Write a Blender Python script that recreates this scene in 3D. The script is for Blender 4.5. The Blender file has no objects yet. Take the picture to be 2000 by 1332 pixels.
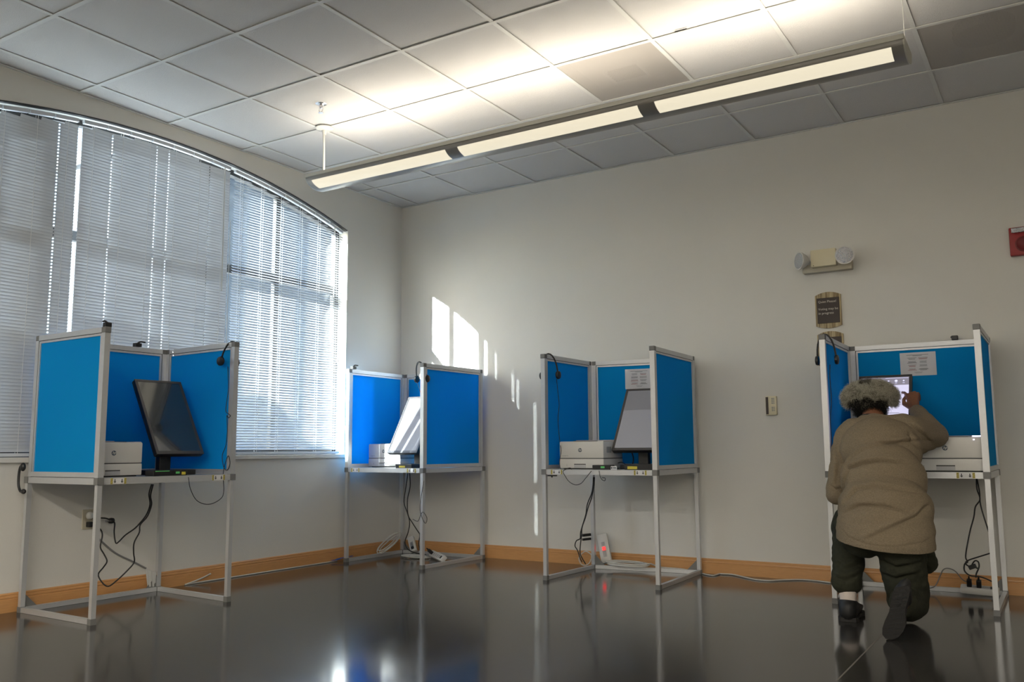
import bpy, bmesh, math, random
from mathutils import Vector, Matrix
import numpy as np

R = random.Random(7)
PI = math.pi
SC = bpy.context.scene
COL = SC.collection

# ------------------------------------------------------------------ camera
FPX = 1720.33
CAM = Vector((4.999, -6.1006, 0.8666))
YAW, PIT, ROL = 0.5601, 0.1232, -0.0061
_cy, _sy, _cp, _sp = math.cos(YAW), math.sin(YAW), math.cos(PIT), math.sin(PIT)
FW = Vector((-_sy * _cp, _cy * _cp, _sp))
_rt = Vector((_cy, _sy, 0))
_up = _rt.cross(FW)
RT = _rt * math.cos(ROL) + _up * math.sin(ROL)
UP = _up * math.cos(ROL) - _rt * math.sin(ROL)
cd = bpy.data.cameras.new('camera')
cam = bpy.data.objects.new('camera', cd)
COL.objects.link(cam)
m = Matrix((RT, UP, -FW)).transposed().to_4x4()
m.translation = CAM
cam.matrix_world = m
cd.sensor_width = 36
cd.lens = FPX / 2000 * 36
cd.clip_start = 0.02
SC.camera = cam


def at(px, py, ax, v):
    """the point at real distance where the line of sight meets the plane axis=v"""
    d = FW + RT * ((px - 1000) / FPX) - UP * ((py - 666) / FPX)
    t = (v - CAM[ax]) / d[ax]
    return CAM + d * t


# ------------------------------------------------------------------ world, sun, exposure
SUN = Vector((0.496, 1.0, -0.535)).normalized()
w = bpy.data.worlds.new('world')
SC.world = w
w.use_nodes = True
nt = w.node_tree
bg = nt.nodes['Background']
sky = nt.nodes.new('ShaderNodeTexSky')
sky.sky_type = 'NISHITA'
sky.sun_disc = False
sky.sun_elevation = math.asin(-SUN.z)
sky.sun_rotation = math.atan2(-SUN.x, -SUN.y)
sky.air_density = 1.0
sky.dust_density = 1.0
nt.links.new(sky.outputs[0], bg.inputs[0])
bg.inputs[1].default_value = 0.24
sl = bpy.data.lights.new('sun', 'SUN')
sl.energy = 9
sl.angle = math.radians(0.53)
sl.color = (0.90, 0.95, 1.0)
so = bpy.data.objects.new('sun', sl)
so.rotation_euler = SUN.to_track_quat('-Z', 'Y').to_euler()
so.location = (-6, -10, 8)
COL.objects.link(so)
# sampling portal in the window opening (gives no light of its own)
pl = bpy.data.lights.new('window_portal', 'AREA')
pl.shape = 'RECTANGLE'
pl.size = 3.6
pl.size_y = 2.2
pl.cycles.is_portal = True
po = bpy.data.objects.new('window_portal', pl)
po.location = (-0.175, -2.45, 1.9)
po.rotation_euler = Vector((1, 0, 0)).to_track_quat('-Z', 'Y').to_euler()
COL.objects.link(po)
SC.view_settings.view_transform = 'Standard'
SC.view_settings.look = 'None'
SC.view_settings.gamma = 1
SC.view_settings.use_curve_mapping = False
SC.view_settings.exposure = 2.82
SC.cycles.max_bounces = 10
SC.cycles.diffuse_bounces = 6
SC.cycles.transparent_max_bounces = 12


# ------------------------------------------------------------------ materials
def mat(name, col, rough=0.6, metal=0.0, noise=0.0, nscale=30, bump=0.0, bscale=80, emit=None, estr=1.0,
        spec=None, trans=0.0, coat=0.0, stretch=None):
    m = bpy.data.materials.new(name)
    m.use_nodes = True
    t = m.node_tree
    N, L = t.nodes, t.links
    b = N['Principled BSDF']
    b.inputs['Base Color'].default_value = (*col, 1)
    b.inputs['Roughness'].default_value = rough
    b.inputs['Metallic'].default_value = metal
    if spec is not None:
        b.inputs['Specular IOR Level'].default_value = spec
    if coat:
        b.inputs['Coat Weight'].default_value = coat
        b.inputs['Coat Roughness'].default_value = 0.05
    tc = N.new('ShaderNodeTexCoord')
    src = tc.outputs['Object']
    if stretch:
        mp = N.new('ShaderNodeMapping')
        mp.inputs['Scale'].default_value = stretch
        L.new(src, mp.inputs[0])
        src = mp.outputs[0]
    if noise:
        n = N.new('ShaderNodeTexNoise')
        n.inputs['Scale'].default_value = nscale
        n.inputs['Detail'].default_value = 5
        L.new(src, n.inputs['Vector'])
        mx = N.new('ShaderNodeMix')
        mx.data_type = 'RGBA'
        mx.inputs[6].default_value = (*[c * (1 - noise) for c in col], 1)
        mx.inputs[7].default_value = (*[min(1, c * (1 + noise)) for c in col], 1)
        L.new(n.outputs['Fac'], mx.inputs[0])
        L.new(mx.outputs[2], b.inputs['Base Color'])
    if bump:
        n = N.new('ShaderNodeTexNoise')
        n.inputs['Scale'].default_value = bscale
        n.inputs['Detail'].default_value = 4
        L.new(src, n.inputs['Vector'])
        bp = N.new('ShaderNodeBump')
        bp.inputs['Strength'].default_value = bump
        bp.inputs['Distance'].default_value = 0.01
        L.new(n.outputs['Fac'], bp.inputs['Height'])
        L.new(bp.outputs[0], b.inputs['Normal'])
    if emit:
        b.inputs['Emission Color'].default_value = (*emit, 1)
        b.inputs['Emission Strength'].default_value = estr
    if trans:
        tr = N.new('ShaderNodeBsdfTranslucent')
        tr.inputs[0].default_value = (*col, 1)
        ms = N.new('ShaderNodeMixShader')
        ms.inputs[0].default_value = trans
        L.new(b.outputs[0], ms.inputs[1])
        L.new(tr.outputs[0], ms.inputs[2])
        L.new(ms.outputs[0], N['Material Output'].inputs[0])
    return m


M = {}
M['wall'] = mat('wall_paint', (0.66, 0.645, 0.60), 0.75, noise=0.03, nscale=3, bump=0.12, bscale=220)
M['ceil'] = mat('ceiling_tile', (0.66, 0.65, 0.64), 0.9, noise=0.05, nscale=300, bump=0.35, bscale=260)
M['grid'] = mat('ceiling_grid', (0.68, 0.68, 0.66), 0.5)
M['base'] = mat('maple_trim', (0.56, 0.29, 0.11), 0.38, noise=0.16, nscale=14, stretch=(1, 1, 14), coat=0.2)
M['alu'] = mat('brushed_aluminium', (0.58, 0.59, 0.60), 0.40, metal=0.5, noise=0.04, nscale=60)
M['groove'] = mat('dark_groove', (0.05, 0.05, 0.05), 0.6)
M['cap'] = mat('grey_plastic_cap', (0.17, 0.17, 0.165), 0.5)
M['blue'] = mat('blue_fabric', (0.005, 0.37, 0.80), 0.85, noise=0.12, nscale=700, bump=0.2, bscale=900, trans=0.35, spec=0.1)
M['table'] = mat('table_laminate', (0.32, 0.34, 0.37), 0.35)
M['white'] = mat('white_plastic', (0.62, 0.61, 0.58), 0.45, noise=0.02)
M['whiteside'] = mat('light_grey_plastic', (0.42, 0.42, 0.43), 0.5)
M['black'] = mat('black_plastic', (0.012, 0.012, 0.013), 0.4)
M['bezel'] = mat('dark_grey_bezel', (0.055, 0.052, 0.052), 0.35)
M['cable_black'] = mat('black_cable', (0.01, 0.01, 0.011), 0.5)
M['cable_white'] = mat('white_cable', (0.55, 0.54, 0.5), 0.5)
M['cable_grey'] = mat('grey_cable', (0.2, 0.2, 0.2), 0.5)
M['paper'] = mat('paper', (0.66, 0.66, 0.67), 0.8)
M['ink'] = mat('dark_ink', (0.06, 0.065, 0.07), 0.7)
M['inkred'] = mat('red_ink', (0.32, 0.10, 0.10), 0.7)
M['inkgrey'] = mat('grey_ink', (0.22, 0.24, 0.25), 0.7)
M['yellow'] = mat('yellow_label', (0.62, 0.52, 0.06), 0.5)
M['green'] = mat('green_label', (0.12, 0.55, 0.16), 0.5)
M['tape'] = mat('blue_masking_tape', (0.01, 0.09, 0.42), 0.6)
M['slat'] = mat('blind_slat', (0.58, 0.61, 0.65), 0.45, trans=0.010)
M['cord'] = mat('blind_cord', (0.75, 0.75, 0.74), 0.7)
M['vinyl'] = mat('window_frame', (0.04, 0.04, 0.04), 0.5)
M['steel'] = mat('chrome', (0.7, 0.7, 0.72), 0.15, metal=1)
M['fix'] = mat('fixture_housing', (0.30, 0.29, 0.27), 0.35, metal=0.3)
M['fixend'] = mat('fixture_enamel', (0.55, 0.54, 0.48), 0.4)
M['rod'] = mat('white_enamel', (0.68, 0.67, 0.63), 0.4)
M['diff'] = mat('lit_diffuser', (0.5, 0.48, 0.42), 0.6, emit=(1.0, 0.90, 0.68), estr=0.11)
M['tube'] = mat('fluorescent_tube', (0.8, 0.8, 0.8), 0.5, emit=(1.0, 0.9, 0.72), estr=2)
M['cream'] = mat('cream_plastic', (0.66, 0.60, 0.42), 0.45)
M['creamdark'] = mat('cream_plastic_base', (0.47, 0.43, 0.33), 0.5)
M['red'] = mat('red_plastic', (0.30, 0.012, 0.014), 0.4)
M['lens'] = mat('lamp_lens', (0.5, 0.5, 0.52), 0.12, metal=0.8, bump=0.8, bscale=120)
M['brown'] = mat('brown_plate', (0.028, 0.016, 0.011), 0.45)
M['letter'] = mat('sign_lettering', (0.62, 0.58, 0.5), 0.6)
M['hpblue'] = mat('logo_ink', (0.05, 0.075, 0.11), 0.5)
M['ledred'] = mat('lit_red_switch', (0.5, 0.0, 0.0), 0.4, emit=(1, 0.02, 0.02), estr=0.35)
M['ledwhite'] = mat('lit_indicator', (0.8, 0.8, 1.0), 0.4, emit=(0.75, 0.7, 1.0), estr=1.2)
M['sweater'] = mat('oatmeal_knit', (0.25, 0.20, 0.135), 0.95, noise=0.35, nscale=170, bump=0.7, bscale=300, spec=0.15)
M['pants'] = mat('dark_olive_cloth', (0.033, 0.034, 0.022), 0.9, noise=0.2, nscale=90, bump=0.3, bscale=300, spec=0.2)
M['skin'] = mat('brown_skin', (0.21, 0.085, 0.042), 0.55, noise=0.1, nscale=60, bump=0.15, bscale=200)
M['nail'] = mat('fingernail', (0.36, 0.19, 0.13), 0.35)
M['hairlight'] = mat('silver_hair', (0.60, 0.57, 0.46), 0.7, spec=0.3)
M['hairmid'] = mat('grey_hair', (0.24, 0.22, 0.165), 0.7, spec=0.3)
M['hairdark'] = mat('black_hair', (0.012, 0.011, 0.009), 0.7, spec=0.3)
M['shoe'] = mat('black_shoe', (0.010, 0.010, 0.010), 0.6)
M['sole'] = mat('black_rubber', (0.016, 0.015, 0.014), 0.75, bump=0.4, bscale=90)
M['sock'] = mat('white_sock', (0.62, 0.55, 0.5), 0.9, bump=0.3, bscale=300)
M['eye'] = mat('eye_white', (0.6, 0.58, 0.55), 0.2)
M['ground'] = mat('outside_concrete', (0.42, 0.41, 0.39), 0.9, noise=0.15, nscale=2)
M['bark'] = mat('bark', (0.08, 0.055, 0.035), 0.9, noise=0.2)
M['leaf'] = mat('leaf', (0.035, 0.075, 0.02), 0.6, noise=0.3, nscale=4)
M['plastic_clear'] = mat('clear_plastic', (0.6, 0.6, 0.58), 0.2)


def floor_material():
    m = mat('polished_concrete', (0.075, 0.066, 0.058), 0.16, spec=0.5)
    t = m.node_tree
    N, L = t.nodes, t.links
    b = N['Principled BSDF']
    tc = N.new('ShaderNodeTexCoord')
    n1 = N.new('ShaderNodeTexNoise')
    n1.inputs['Scale'].default_value = 1.7
    n1.inputs['Detail'].default_value = 9
    n1.inputs['Roughness'].default_value = 0.65
    L.new(tc.outputs['Object'], n1.inputs['Vector'])
    r = N.new('ShaderNodeValToRGB')
    r.color_ramp.elements[0].position = 0.3
    r.color_ramp.elements[0].color = (0.034, 0.032, 0.029, 1)
    r.color_ramp.elements[1].position = 0.75
    r.color_ramp.elements[1].color = (0.054, 0.051, 0.047, 1)
    L.new(n1.outputs['Fac'], r.inputs[0])
    # scuffs: sparse pale specks
    v = N.new('ShaderNodeTexNoise')
    v.inputs['Scale'].default_value = 9
    v.inputs['Detail'].default_value = 10
    v.inputs['Roughness'].default_value = 0.75
    L.new(tc.outputs['Object'], v.inputs['Vector'])
    r2 = N.new('ShaderNodeValToRGB')
    r2.color_ramp.elements[0].position = 0.66
    r2.color_ramp.elements[0].color = (0, 0, 0, 1)
    r2.color_ramp.elements[1].position = 0.76
    r2.color_ramp.elements[1].color = (1, 1, 1, 1)
    L.new(v.outputs['Fac'], r2.inputs[0])
    mx = N.new('ShaderNodeMix')
    mx.data_type = 'RGBA'
    mx.inputs[7].default_value = (0.15, 0.14, 0.13, 1)
    L.new(r2.outputs[0], mx.inputs[0])
    L.new(r.outputs[0], mx.inputs[6])
    L.new(mx.outputs[2], b.inputs['Base Color'])
    r3 = N.new('ShaderNodeMapRange')
    r3.inputs['To Min'].default_value = 0.07
    r3.inputs['To Max'].default_value = 0.17
    L.new(n1.outputs['Fac'], r3.inputs[0])
    L.new(r3.outputs[0], b.inputs['Roughness'])
    return m


M['floor'] = floor_material()


def veneer_material():
    m = mat('striped_veneer', (0.4, 0.3, 0.15), 0.5)
    t = m.node_tree
    N, L = t.nodes, t.links
    tc = N.new('ShaderNodeTexCoord')
    mp = N.new('ShaderNodeMapping')
    mp.inputs['Scale'].default_value = (110, 1, 5)
    n = N.new('ShaderNodeTexNoise')
    n.inputs['Scale'].default_value = 1.0
    n.inputs['Detail'].default_value = 3
    r = N.new('ShaderNodeValToRGB')
    r.color_ramp.elements[0].position = 0.38
    r.color_ramp.elements[0].color = (0.17, 0.115, 0.045, 1)
    r.color_ramp.elements[1].position = 0.62
    r.color_ramp.elements[1].color = (0.47, 0.38, 0.22, 1)
    L.new(tc.outputs['Object'], mp.inputs[0])
    L.new(mp.outputs[0], n.inputs['Vector'])
    L.new(n.outputs['Fac'], r.inputs[0])
    L.new(r.outputs[0], N['Principled BSDF'].inputs['Base Color'])
    return m


M['veneer'] = veneer_material()


def perforated_material():
    """steel sheet with a grid of small holes"""
    m = mat('perforated_sheet', (0.5, 0.47, 0.44), 0.5)
    t = m.node_tree
    N, L = t.nodes, t.links
    tc = N.new('ShaderNodeTexCoord')
    mp = N.new('ShaderNodeMapping')
    mp.inputs['Scale'].default_value = (150, 150, 1)
    fr = N.new('ShaderNodeVectorMath')
    fr.operation = 'FRACTION'
    sb = N.new('ShaderNodeVectorMath')
    sb.operation = 'SUBTRACT'
    sb.inputs[1].default_value = (0.5, 0.5, 0)
    sx = N.new('ShaderNodeSeparateXYZ')
    cb = N.new('ShaderNodeCombineXYZ')
    ln = N.new('ShaderNodeVectorMath')
    ln.operation = 'LENGTH'
    lt = N.new('ShaderNodeMath')
    lt.operation = 'LESS_THAN'
    lt.inputs[1].default_value = 0.30
    L.new(tc.outputs['Object'], mp.inputs[0])
    L.new(mp.outputs[0], fr.inputs[0])
    L.new(fr.outputs[0], sb.inputs[0])
    L.new(sb.outputs[0], sx.inputs[0])
    L.new(sx.outputs[0], cb.inputs[0])
    L.new(sx.outputs[1], cb.inputs[1])
    L.new(cb.outputs[0], ln.inputs[0])
    L.new(ln.outputs['Value'], lt.inputs[0])
    tr = N.new('ShaderNodeBsdfTransparent')
    ms = N.new('ShaderNodeMixShader')
    L.new(lt.outputs[0], ms.inputs[0])
    L.new(N['Principled BSDF'].outputs[0], ms.inputs[1])
    L.new(tr.outputs[0], ms.inputs[2])
    L.new(ms.outputs[0], N['Material Output'].inputs[0])
    return m


M['perf'] = perforated_material()


def glass_material():
    m = bpy.data.materials.new('window_glass')
    m.use_nodes = True
    t = m.node_tree
    N, L = t.nodes, t.links
    N.remove(N['Principled BSDF'])
    g = N.new('ShaderNodeBsdfGlossy')
    g.inputs['Roughness'].default_value = 0.02
    tr = N.new('ShaderNodeBsdfTransparent')
    tr.inputs[0].default_value = (0.9, 0.93, 0.92, 1)
    ms = N.new('ShaderNodeMixShader')
    ms.inputs[0].default_value = 0.07
    L.new(tr.outputs[0], ms.inputs[1])
    L.new(g.outputs[0], ms.inputs[2])
    L.new(ms.outputs[0], N['Material Output'].inputs[0])
    return m


M['glass'] = glass_material()
M['screenoff'] = mat('screen_glass_off', (0.030, 0.036, 0.042), 0.10, spec=0.9, coat=0.6)
M['screengrey'] = mat('screen_grey_glow', (0.12, 0.12, 0.125), 0.3, emit=(0.60, 0.60, 0.64), estr=0.03)  # soft grey glow put into the screen colour itself
M['screengrey2'] = mat('screen_grey_glow_upper', (0.11, 0.11, 0.115), 0.3, emit=(0.55, 0.55, 0.58), estr=0.02)  # upper part of the screen, its put-in glow slightly dimmer
M['screenlit'] = mat('screen_lit_page', (0.2, 0.2, 0.2), 0.35, emit=(0.60, 0.58, 0.78), estr=0.16)
M['screenbar'] = mat('screen_lit_menu', (0.08, 0.08, 0.08), 0.35, emit=(0.13, 0.12, 0.15), estr=0.25)
M['screenicon'] = mat('screen_lit_icon', (0.2, 0.2, 0.2), 0.35, emit=(0.5, 0.5, 0.75), estr=0.25)


# ------------------------------------------------------------------ mesh helpers
class MB:
    def __init__(s):
        s.v, s.f = [], []

    def add(s, vs, fs):
        o = len(s.v)
        s.v += [tuple(v) for v in vs]
        s.f += [tuple(i + o for i in f) for f in fs]
        return s

    def beam(s, p0, p1, w, t, up=(0, 0, 1), off=(0, 0)):
        """box along p0-p1, w sideways, t along up; off moves it sideways / up"""
        p0, p1 = Vector(p0), Vector(p1)
        d = (p1 - p0).normalized()
        u = Vector(up)
        if abs(d.dot(u)) > 0.99:
            u = Vector((1, 0, 0))
        a = d.cross(u).normalized()
        u = a.cross(d).normalized()
        vs = []
        for p in (p0, p1):
            for sa, su in ((-1, -1), (1, -1), (1, 1), (-1, 1)):
                vs.append(p + a * (sa * w / 2 + off[0]) + u * (su * t / 2 + off[1]))
        return s.add(vs, [(0, 1, 2, 3), (7, 6, 5, 4), (0, 4, 5, 1), (1, 5, 6, 2), (2, 6, 7, 3), (3, 7, 4, 0)])

    def box(s, a, b):
        x0, y0, z0 = a
        x1, y1, z1 = b
        vs = [(x0, y0, z0), (x1, y0, z0), (x1, y1, z0), (x0, y1, z0), (x0, y0, z1), (x1, y0, z1), (x1, y1, z1), (x0, y1, z1)]
        return s.add(vs, [(3, 2, 1, 0), (4, 5, 6, 7), (0, 1, 5, 4), (1, 2, 6, 5), (2, 3, 7, 6), (3, 0, 4, 7)])

    def rbox(s, a, b, r, mtx=None):
        """box with rounded vertical... all edges bevelled"""
        bm = bmesh.new()
        bmesh.ops.create_cube(bm, size=1)
        c = [(a[i] + b[i]) / 2 for i in range(3)]
        d = [b[i] - a[i] for i in range(3)]
        for v in bm.verts:
            v.co = Vector((c[i] + v.co[i] * d[i] for i in range(3)))
        bmesh.ops.bevel(bm, geom=bm.edges[:], offset=r, segments=2, affect='EDGES', profile=0.5)
        if mtx:
            bmesh.ops.transform(bm, matrix=mtx, verts=bm.verts[:])
        s.add([v.co.copy() for v in bm.verts], [[v.index for v in f.verts] for f in bm.faces])
        bm.free()
        return s

    def cyl(s, p0, p1, r0, r1=None, n=16, caps=True):
        r1 = r0 if r1 is None else r1
        p0, p1 = Vector(p0), Vector(p1)
        d = (p1 - p0).normalized()
        a = d.orthogonal().normalized()
        b = d.cross(a)
        vs = []
        for p, r in ((p0, r0), (p1, r1)):
            for i in range(n):
                t = 2 * PI * i / n
                vs.append(p + a * (r * math.cos(t)) + b * (r * math.sin(t)))
        fs = [(i, (i + 1) % n, n + (i + 1) % n, n + i) for i in range(n)]
        if caps:
            fs += [tuple(range(n - 1, -1, -1)), tuple(range(n, 2 * n))]
        return s.add(vs, fs)

    def lathe(s, base, axis, prof, n=20):
        """prof: list of (r, h) along axis"""
        base, d = Vector(base), Vector(axis).normalized()
        a = d.orthogonal().normalized()
        b = d.cross(a)
        vs = []
        for r, h in prof:
            for i in range(n):
                t = 2 * PI * i / n
                vs.append(base + d * h + a * (r * math.cos(t)) + b * (r * math.sin(t)))
        fs = []
        for k in range(len(prof) - 1):
            for i in range(n):
                fs.append((k * n + i, k * n + (i + 1) % n, (k + 1) * n + (i + 1) % n, (k + 1) * n + i))
        fs += [tuple(range(n - 1, -1, -1)), tuple(range((len(prof) - 1) * n, len(prof) * n))]
        return s.add(vs, fs)

    def sph(s, c, r, n=12, m=8, rot=None):
        if not hasattr(r, '__len__'):
            r = (r, r, r)
        c = Vector(c)
        vs = []
        for j in range(1, m):
            ph = PI * j / m
            for i in range(n):
                t = 2 * PI * i / n
                q = Vector((r[0] * math.sin(ph) * math.cos(t), r[1] * math.sin(ph) * math.sin(t), r[2] * math.cos(ph)))
                vs.append(c + (rot @ q if rot else q))
        for sg in (1, -1):
            q = Vector((0, 0, r[2] * sg))
            vs.append(c + (rot @ q if rot else q))
        fs = []
        for j in range(m - 2):
            for i in range(n):
                fs.append((j * n + i, (j + 1) * n + i, (j + 1) * n + (i + 1) % n, j * n + (i + 1) % n))
        T = (m - 1) * n
        for i in range(n):
            fs.append((T, i, (i + 1) % n))
            fs.append((T + 1, (m - 2) * n + (i + 1) % n, (m - 2) * n + i))
        return s.add(vs, fs)

    def cap(s, p0, p1, r0, r1, k=8, n=14, m=10):
        p0, p1 = Vector(p0), Vector(p1)
        for i in range(k + 1):
            t = i / k
            s.sph(p0.lerp(p1, t), r0 + (r1 - r0) * t, n, m)
        return s

    def tube(s, pts, r, n=6, sub=4, smooth=True):
        P = [Vector(p) for p in pts]
        if smooth and len(P) > 2:
            Q = []
            E = [P[0] * 2 - P[1]] + P + [P[-1] * 2 - P[-2]]
            for i in range(1, len(E) - 2):
                a, b, c, d = E[i - 1], E[i], E[i + 1], E[i + 2]
                for k in range(sub):
                    t = k / sub
                    Q.append(0.5 * ((2 * b) + (c - a) * t + (2 * a - 5 * b + 4 * c - d) * t * t + (3 * b - a - 3 * c + d) * t ** 3))
            Q.append(P[-1])
            P = Q
        vs, fs = [], []
        nrm = None
        for i, p in enumerate(P):
            d = (P[min(i + 1, len(P) - 1)] - P[max(i - 1, 0)])
            d = d.normalized() if d.length > 1e-9 else Vector((0, 0, 1))
            if nrm is None:
                nrm = d.orthogonal().normalized()
            nrm = (nrm - d * nrm.dot(d))
            nrm = nrm.normalized() if nrm.length > 1e-6 else d.orthogonal().normalized()
            b = d.cross(nrm)
            for k in range(n):
                t = 2 * PI * k / n
                vs.append(p + nrm * (r * math.cos(t)) + b * (r * math.sin(t)))
        for i in range(len(P) - 1):
            for k in range(n):
                fs.append((i * n + k, i * n + (k + 1) % n, (i + 1) * n + (k + 1) % n, (i + 1) * n + k))
        fs += [tuple(range(n - 1, -1, -1)), tuple(range((len(P) - 1) * n, len(P) * n))]
        return s.add(vs, fs)

    def prism(s, poly, d):
        """poly: list of 3D points, d: extrusion vector"""
        n = len(poly)
        d = Vector(d)
        vs = [Vector(p) for p in poly] + [Vector(p) + d for p in poly]
        fs = [tuple(range(n - 1, -1, -1)), tuple(range(n, 2 * n))] + [(i, (i + 1) % n, n + (i + 1) % n, n + i) for i in range(n)]
        return s.add(vs, fs)


def world_origin(o):
    p = Vector((0, 0, 0))
    while o is not None:
        p += Vector(o.location)
        o = o.parent
    return p


def obj(name, mb, mt, parent=None, smooth=False, label=None, origin=None):
    """links the collected shapes (given in world coordinates) as one mesh object"""
    me = bpy.data.meshes.new(name)
    po_ = world_origin(parent)
    org = Vector(origin) if origin is not None else po_
    me.from_pydata([tuple(Vector(v) - org) for v in mb.v], [], mb.f)
    bm = bmesh.new()
    bm.from_mesh(me)
    bmesh.ops.recalc_face_normals(bm, faces=bm.faces[:])
    bm.to_mesh(me)
    bm.free()
    if smooth:
        me.shade_smooth()
        if smooth == 'auto':
            me.set_sharp_from_angle(angle=math.radians(40))
    me.materials.append(M[mt] if isinstance(mt, str) else mt)
    o = bpy.data.objects.new(name, me)
    COL.objects.link(o)
    if parent is not None:
        o.parent = parent
    o.location = org - po_
    if label:
        o['label'] = label
    return o


def tag(o, label, cat, group=None):
    o['label'] = label
    o['category'] = cat
    if group:
        o['group'] = group
    return o


def thing(name, loc, label, cat, group=None):
    o = bpy.data.objects.new(name, None)
    o.empty_display_size = 0.1
    o.location = loc
    COL.objects.link(o)
    return tag(o, label, cat, group)


def struct(o):
    o['kind'] = 'structure'
    return o


def text(name, s, size, origin, right, upv, mt, parent, depth=0.0006, align='LEFT', bold=0.0, shear=0.0):
    cu = bpy.data.curves.new(name, 'FONT')
    cu.body = s
    cu.size = size
    cu.align_x = align
    cu.extrude = depth
    cu.offset = bold
    cu.shear = shear
    cu.resolution_u = 2
    tmp = bpy.data.objects.new(name, cu)
    COL.objects.link(tmp)
    dg = bpy.context.evaluated_depsgraph_get()
    me = bpy.data.meshes.new_from_object(tmp.evaluated_get(dg))
    bpy.data.objects.remove(tmp)
    bpy.data.curves.remove(cu)
    right, upv = Vector(right).normalized(), Vector(upv).normalized()
    mt4 = Matrix((right, upv, right.cross(upv))).transposed().to_4x4()
    mt4.translation = Vector(origin) - world_origin(parent)
    me.transform(mt4)
    me.materials.clear()
    me.materials.append(M[mt])
    o = bpy.data.objects.new(name, me)
    COL.objects.link(o)
    o.parent = parent
    return o


def remesh(mb, voxel, smooth=5, fac=0.5):
    me = bpy.data.meshes.new('tmp')
    me.from_pydata(mb.v, [], mb.f)
    o = bpy.data.objects.new('tmp', me)
    COL.objects.link(o)
    r = o.modifiers.new('r', 'REMESH')
    r.mode = 'VOXEL'
    r.voxel_size = voxel
    if smooth:
        s = o.modifiers.new('s', 'SMOOTH')
        s.iterations = smooth
        s.factor = fac
    dg = bpy.context.evaluated_depsgraph_get()
    out = bpy.data.meshes.new_from_object(o.evaluated_get(dg))
    bpy.data.objects.remove(o)
    bpy.data.meshes.remove(me)
    return out


def link_mesh(name, me, mt, parent, label=None):
    me.name = name
    po_ = world_origin(parent)
    me.transform(Matrix.Translation(-po_))
    me.materials.clear()
    for x in (mt if isinstance(mt, list) else [mt]):
        me.materials.append(M[x])
    me.shade_smooth()
    o = bpy.data.objects.new(name, me)
    COL.objects.link(o)
    o.parent = parent
    if label:
        o['label'] = label
    return o


# ------------------------------------------------------------------ room shell
H = 3.0617
RX, RY = 8.6, -9.6
fl = struct(obj('floor', MB().box((-0.2, RY - 0.2, -0.12), (RX + 0.2, 0.2, 0)), 'floor'))
# saw-cut joint in the slab
j0, j1 = at(1634, 1330, 2, 0.0), at(1840, 1120, 2, 0.0)
obj('slab_joint', MB().beam((j0.x, j0.y, -0.0002), (j1.x, j1.y, -0.0002), 0.006, 0.0016), mat('joint_filler', (0.16, 0.145, 0.12), 0.5), fl)

WY0, WY1, WZ0, AC, AZ, AR = -4.195, -0.71, 0.84, -2.4525, 2.967, 5.95


def arc(y, off=0.0):
    return AZ - AR + math.sqrt((AR) ** 2 - (y - AC) ** 2) - off


TH = 0.16
mb = MB()
ys = [WY0 + (WY1 - WY0) * i / 36 for i in range(37)]
mb.box((-TH, RY, 0), (0, WY0, H + 0.1))
mb.box((-TH, WY1, 0), (0, 0.16, H + 0.1))
mb.box((-TH, WY0, 0), (0, WY1, WZ0))
for a, b in zip(ys, ys[1:]):
    vs = [(x, y, z) for x in (-TH, 0) for y, z in ((a, arc(a)), (b, arc(b)), (b, H + 0.1), (a, H + 0.1))]
    mb.add(vs, [(3, 2, 1, 0), (4, 5, 6, 7), (0, 1, 5, 4), (2, 3, 7, 6)])
struct(obj('wall_left', mb, 'wall'))
struct(obj('wall_back', MB().box((0, 0, 0), (RX, 0.16, H + 0.1)), 'wall'))
struct(obj('wall_right', MB().box((RX, RY, 0), (RX + 0.16, 0.16, H + 0.1)), 'wall'))
struct(obj('wall_front', MB().box((0, RY - 0.16, 0), (RX, RY, H + 0.1)), 'wall'))


def baseboard(name, p0, p1, n):
    """moulded board along a wall, n points into the room"""
    p0, p1, n = Vector(p0), Vector(p1), Vector(n)
    prof = [(0, 0), (0.017, 0), (0.017, 0.068), (0.0135, 0.071), (0.0135, 0.075), (0.017, 0.078), (0.0155, 0.086), (0.0115, 0.0885),
            (0.0115, 0.0915), (0.012, 0.096), (0.008, 0.102), (0.0, 0.103)]
    k = len(prof)
    vs = [p + n * a + Vector((0, 0, b)) for p in (p0, p1) for a, b in prof]
    fs = [(i, (i + 1) % k, k + (i + 1) % k, k + i) for i in range(k)] + [tuple(range(k)), tuple(range(2 * k - 1, k - 1, -1))]
    return struct(obj(name, MB().add(vs, fs), 'base'))


baseboard('baseboard_left', (0.0002, RY, 0), (0.0002, -0.017, 0), (1, 0, 0))
baseboard('baseboard_back', (0, -0.0002, 0), (RX, -0.0002, 0), (0, -1, 0))

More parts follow.
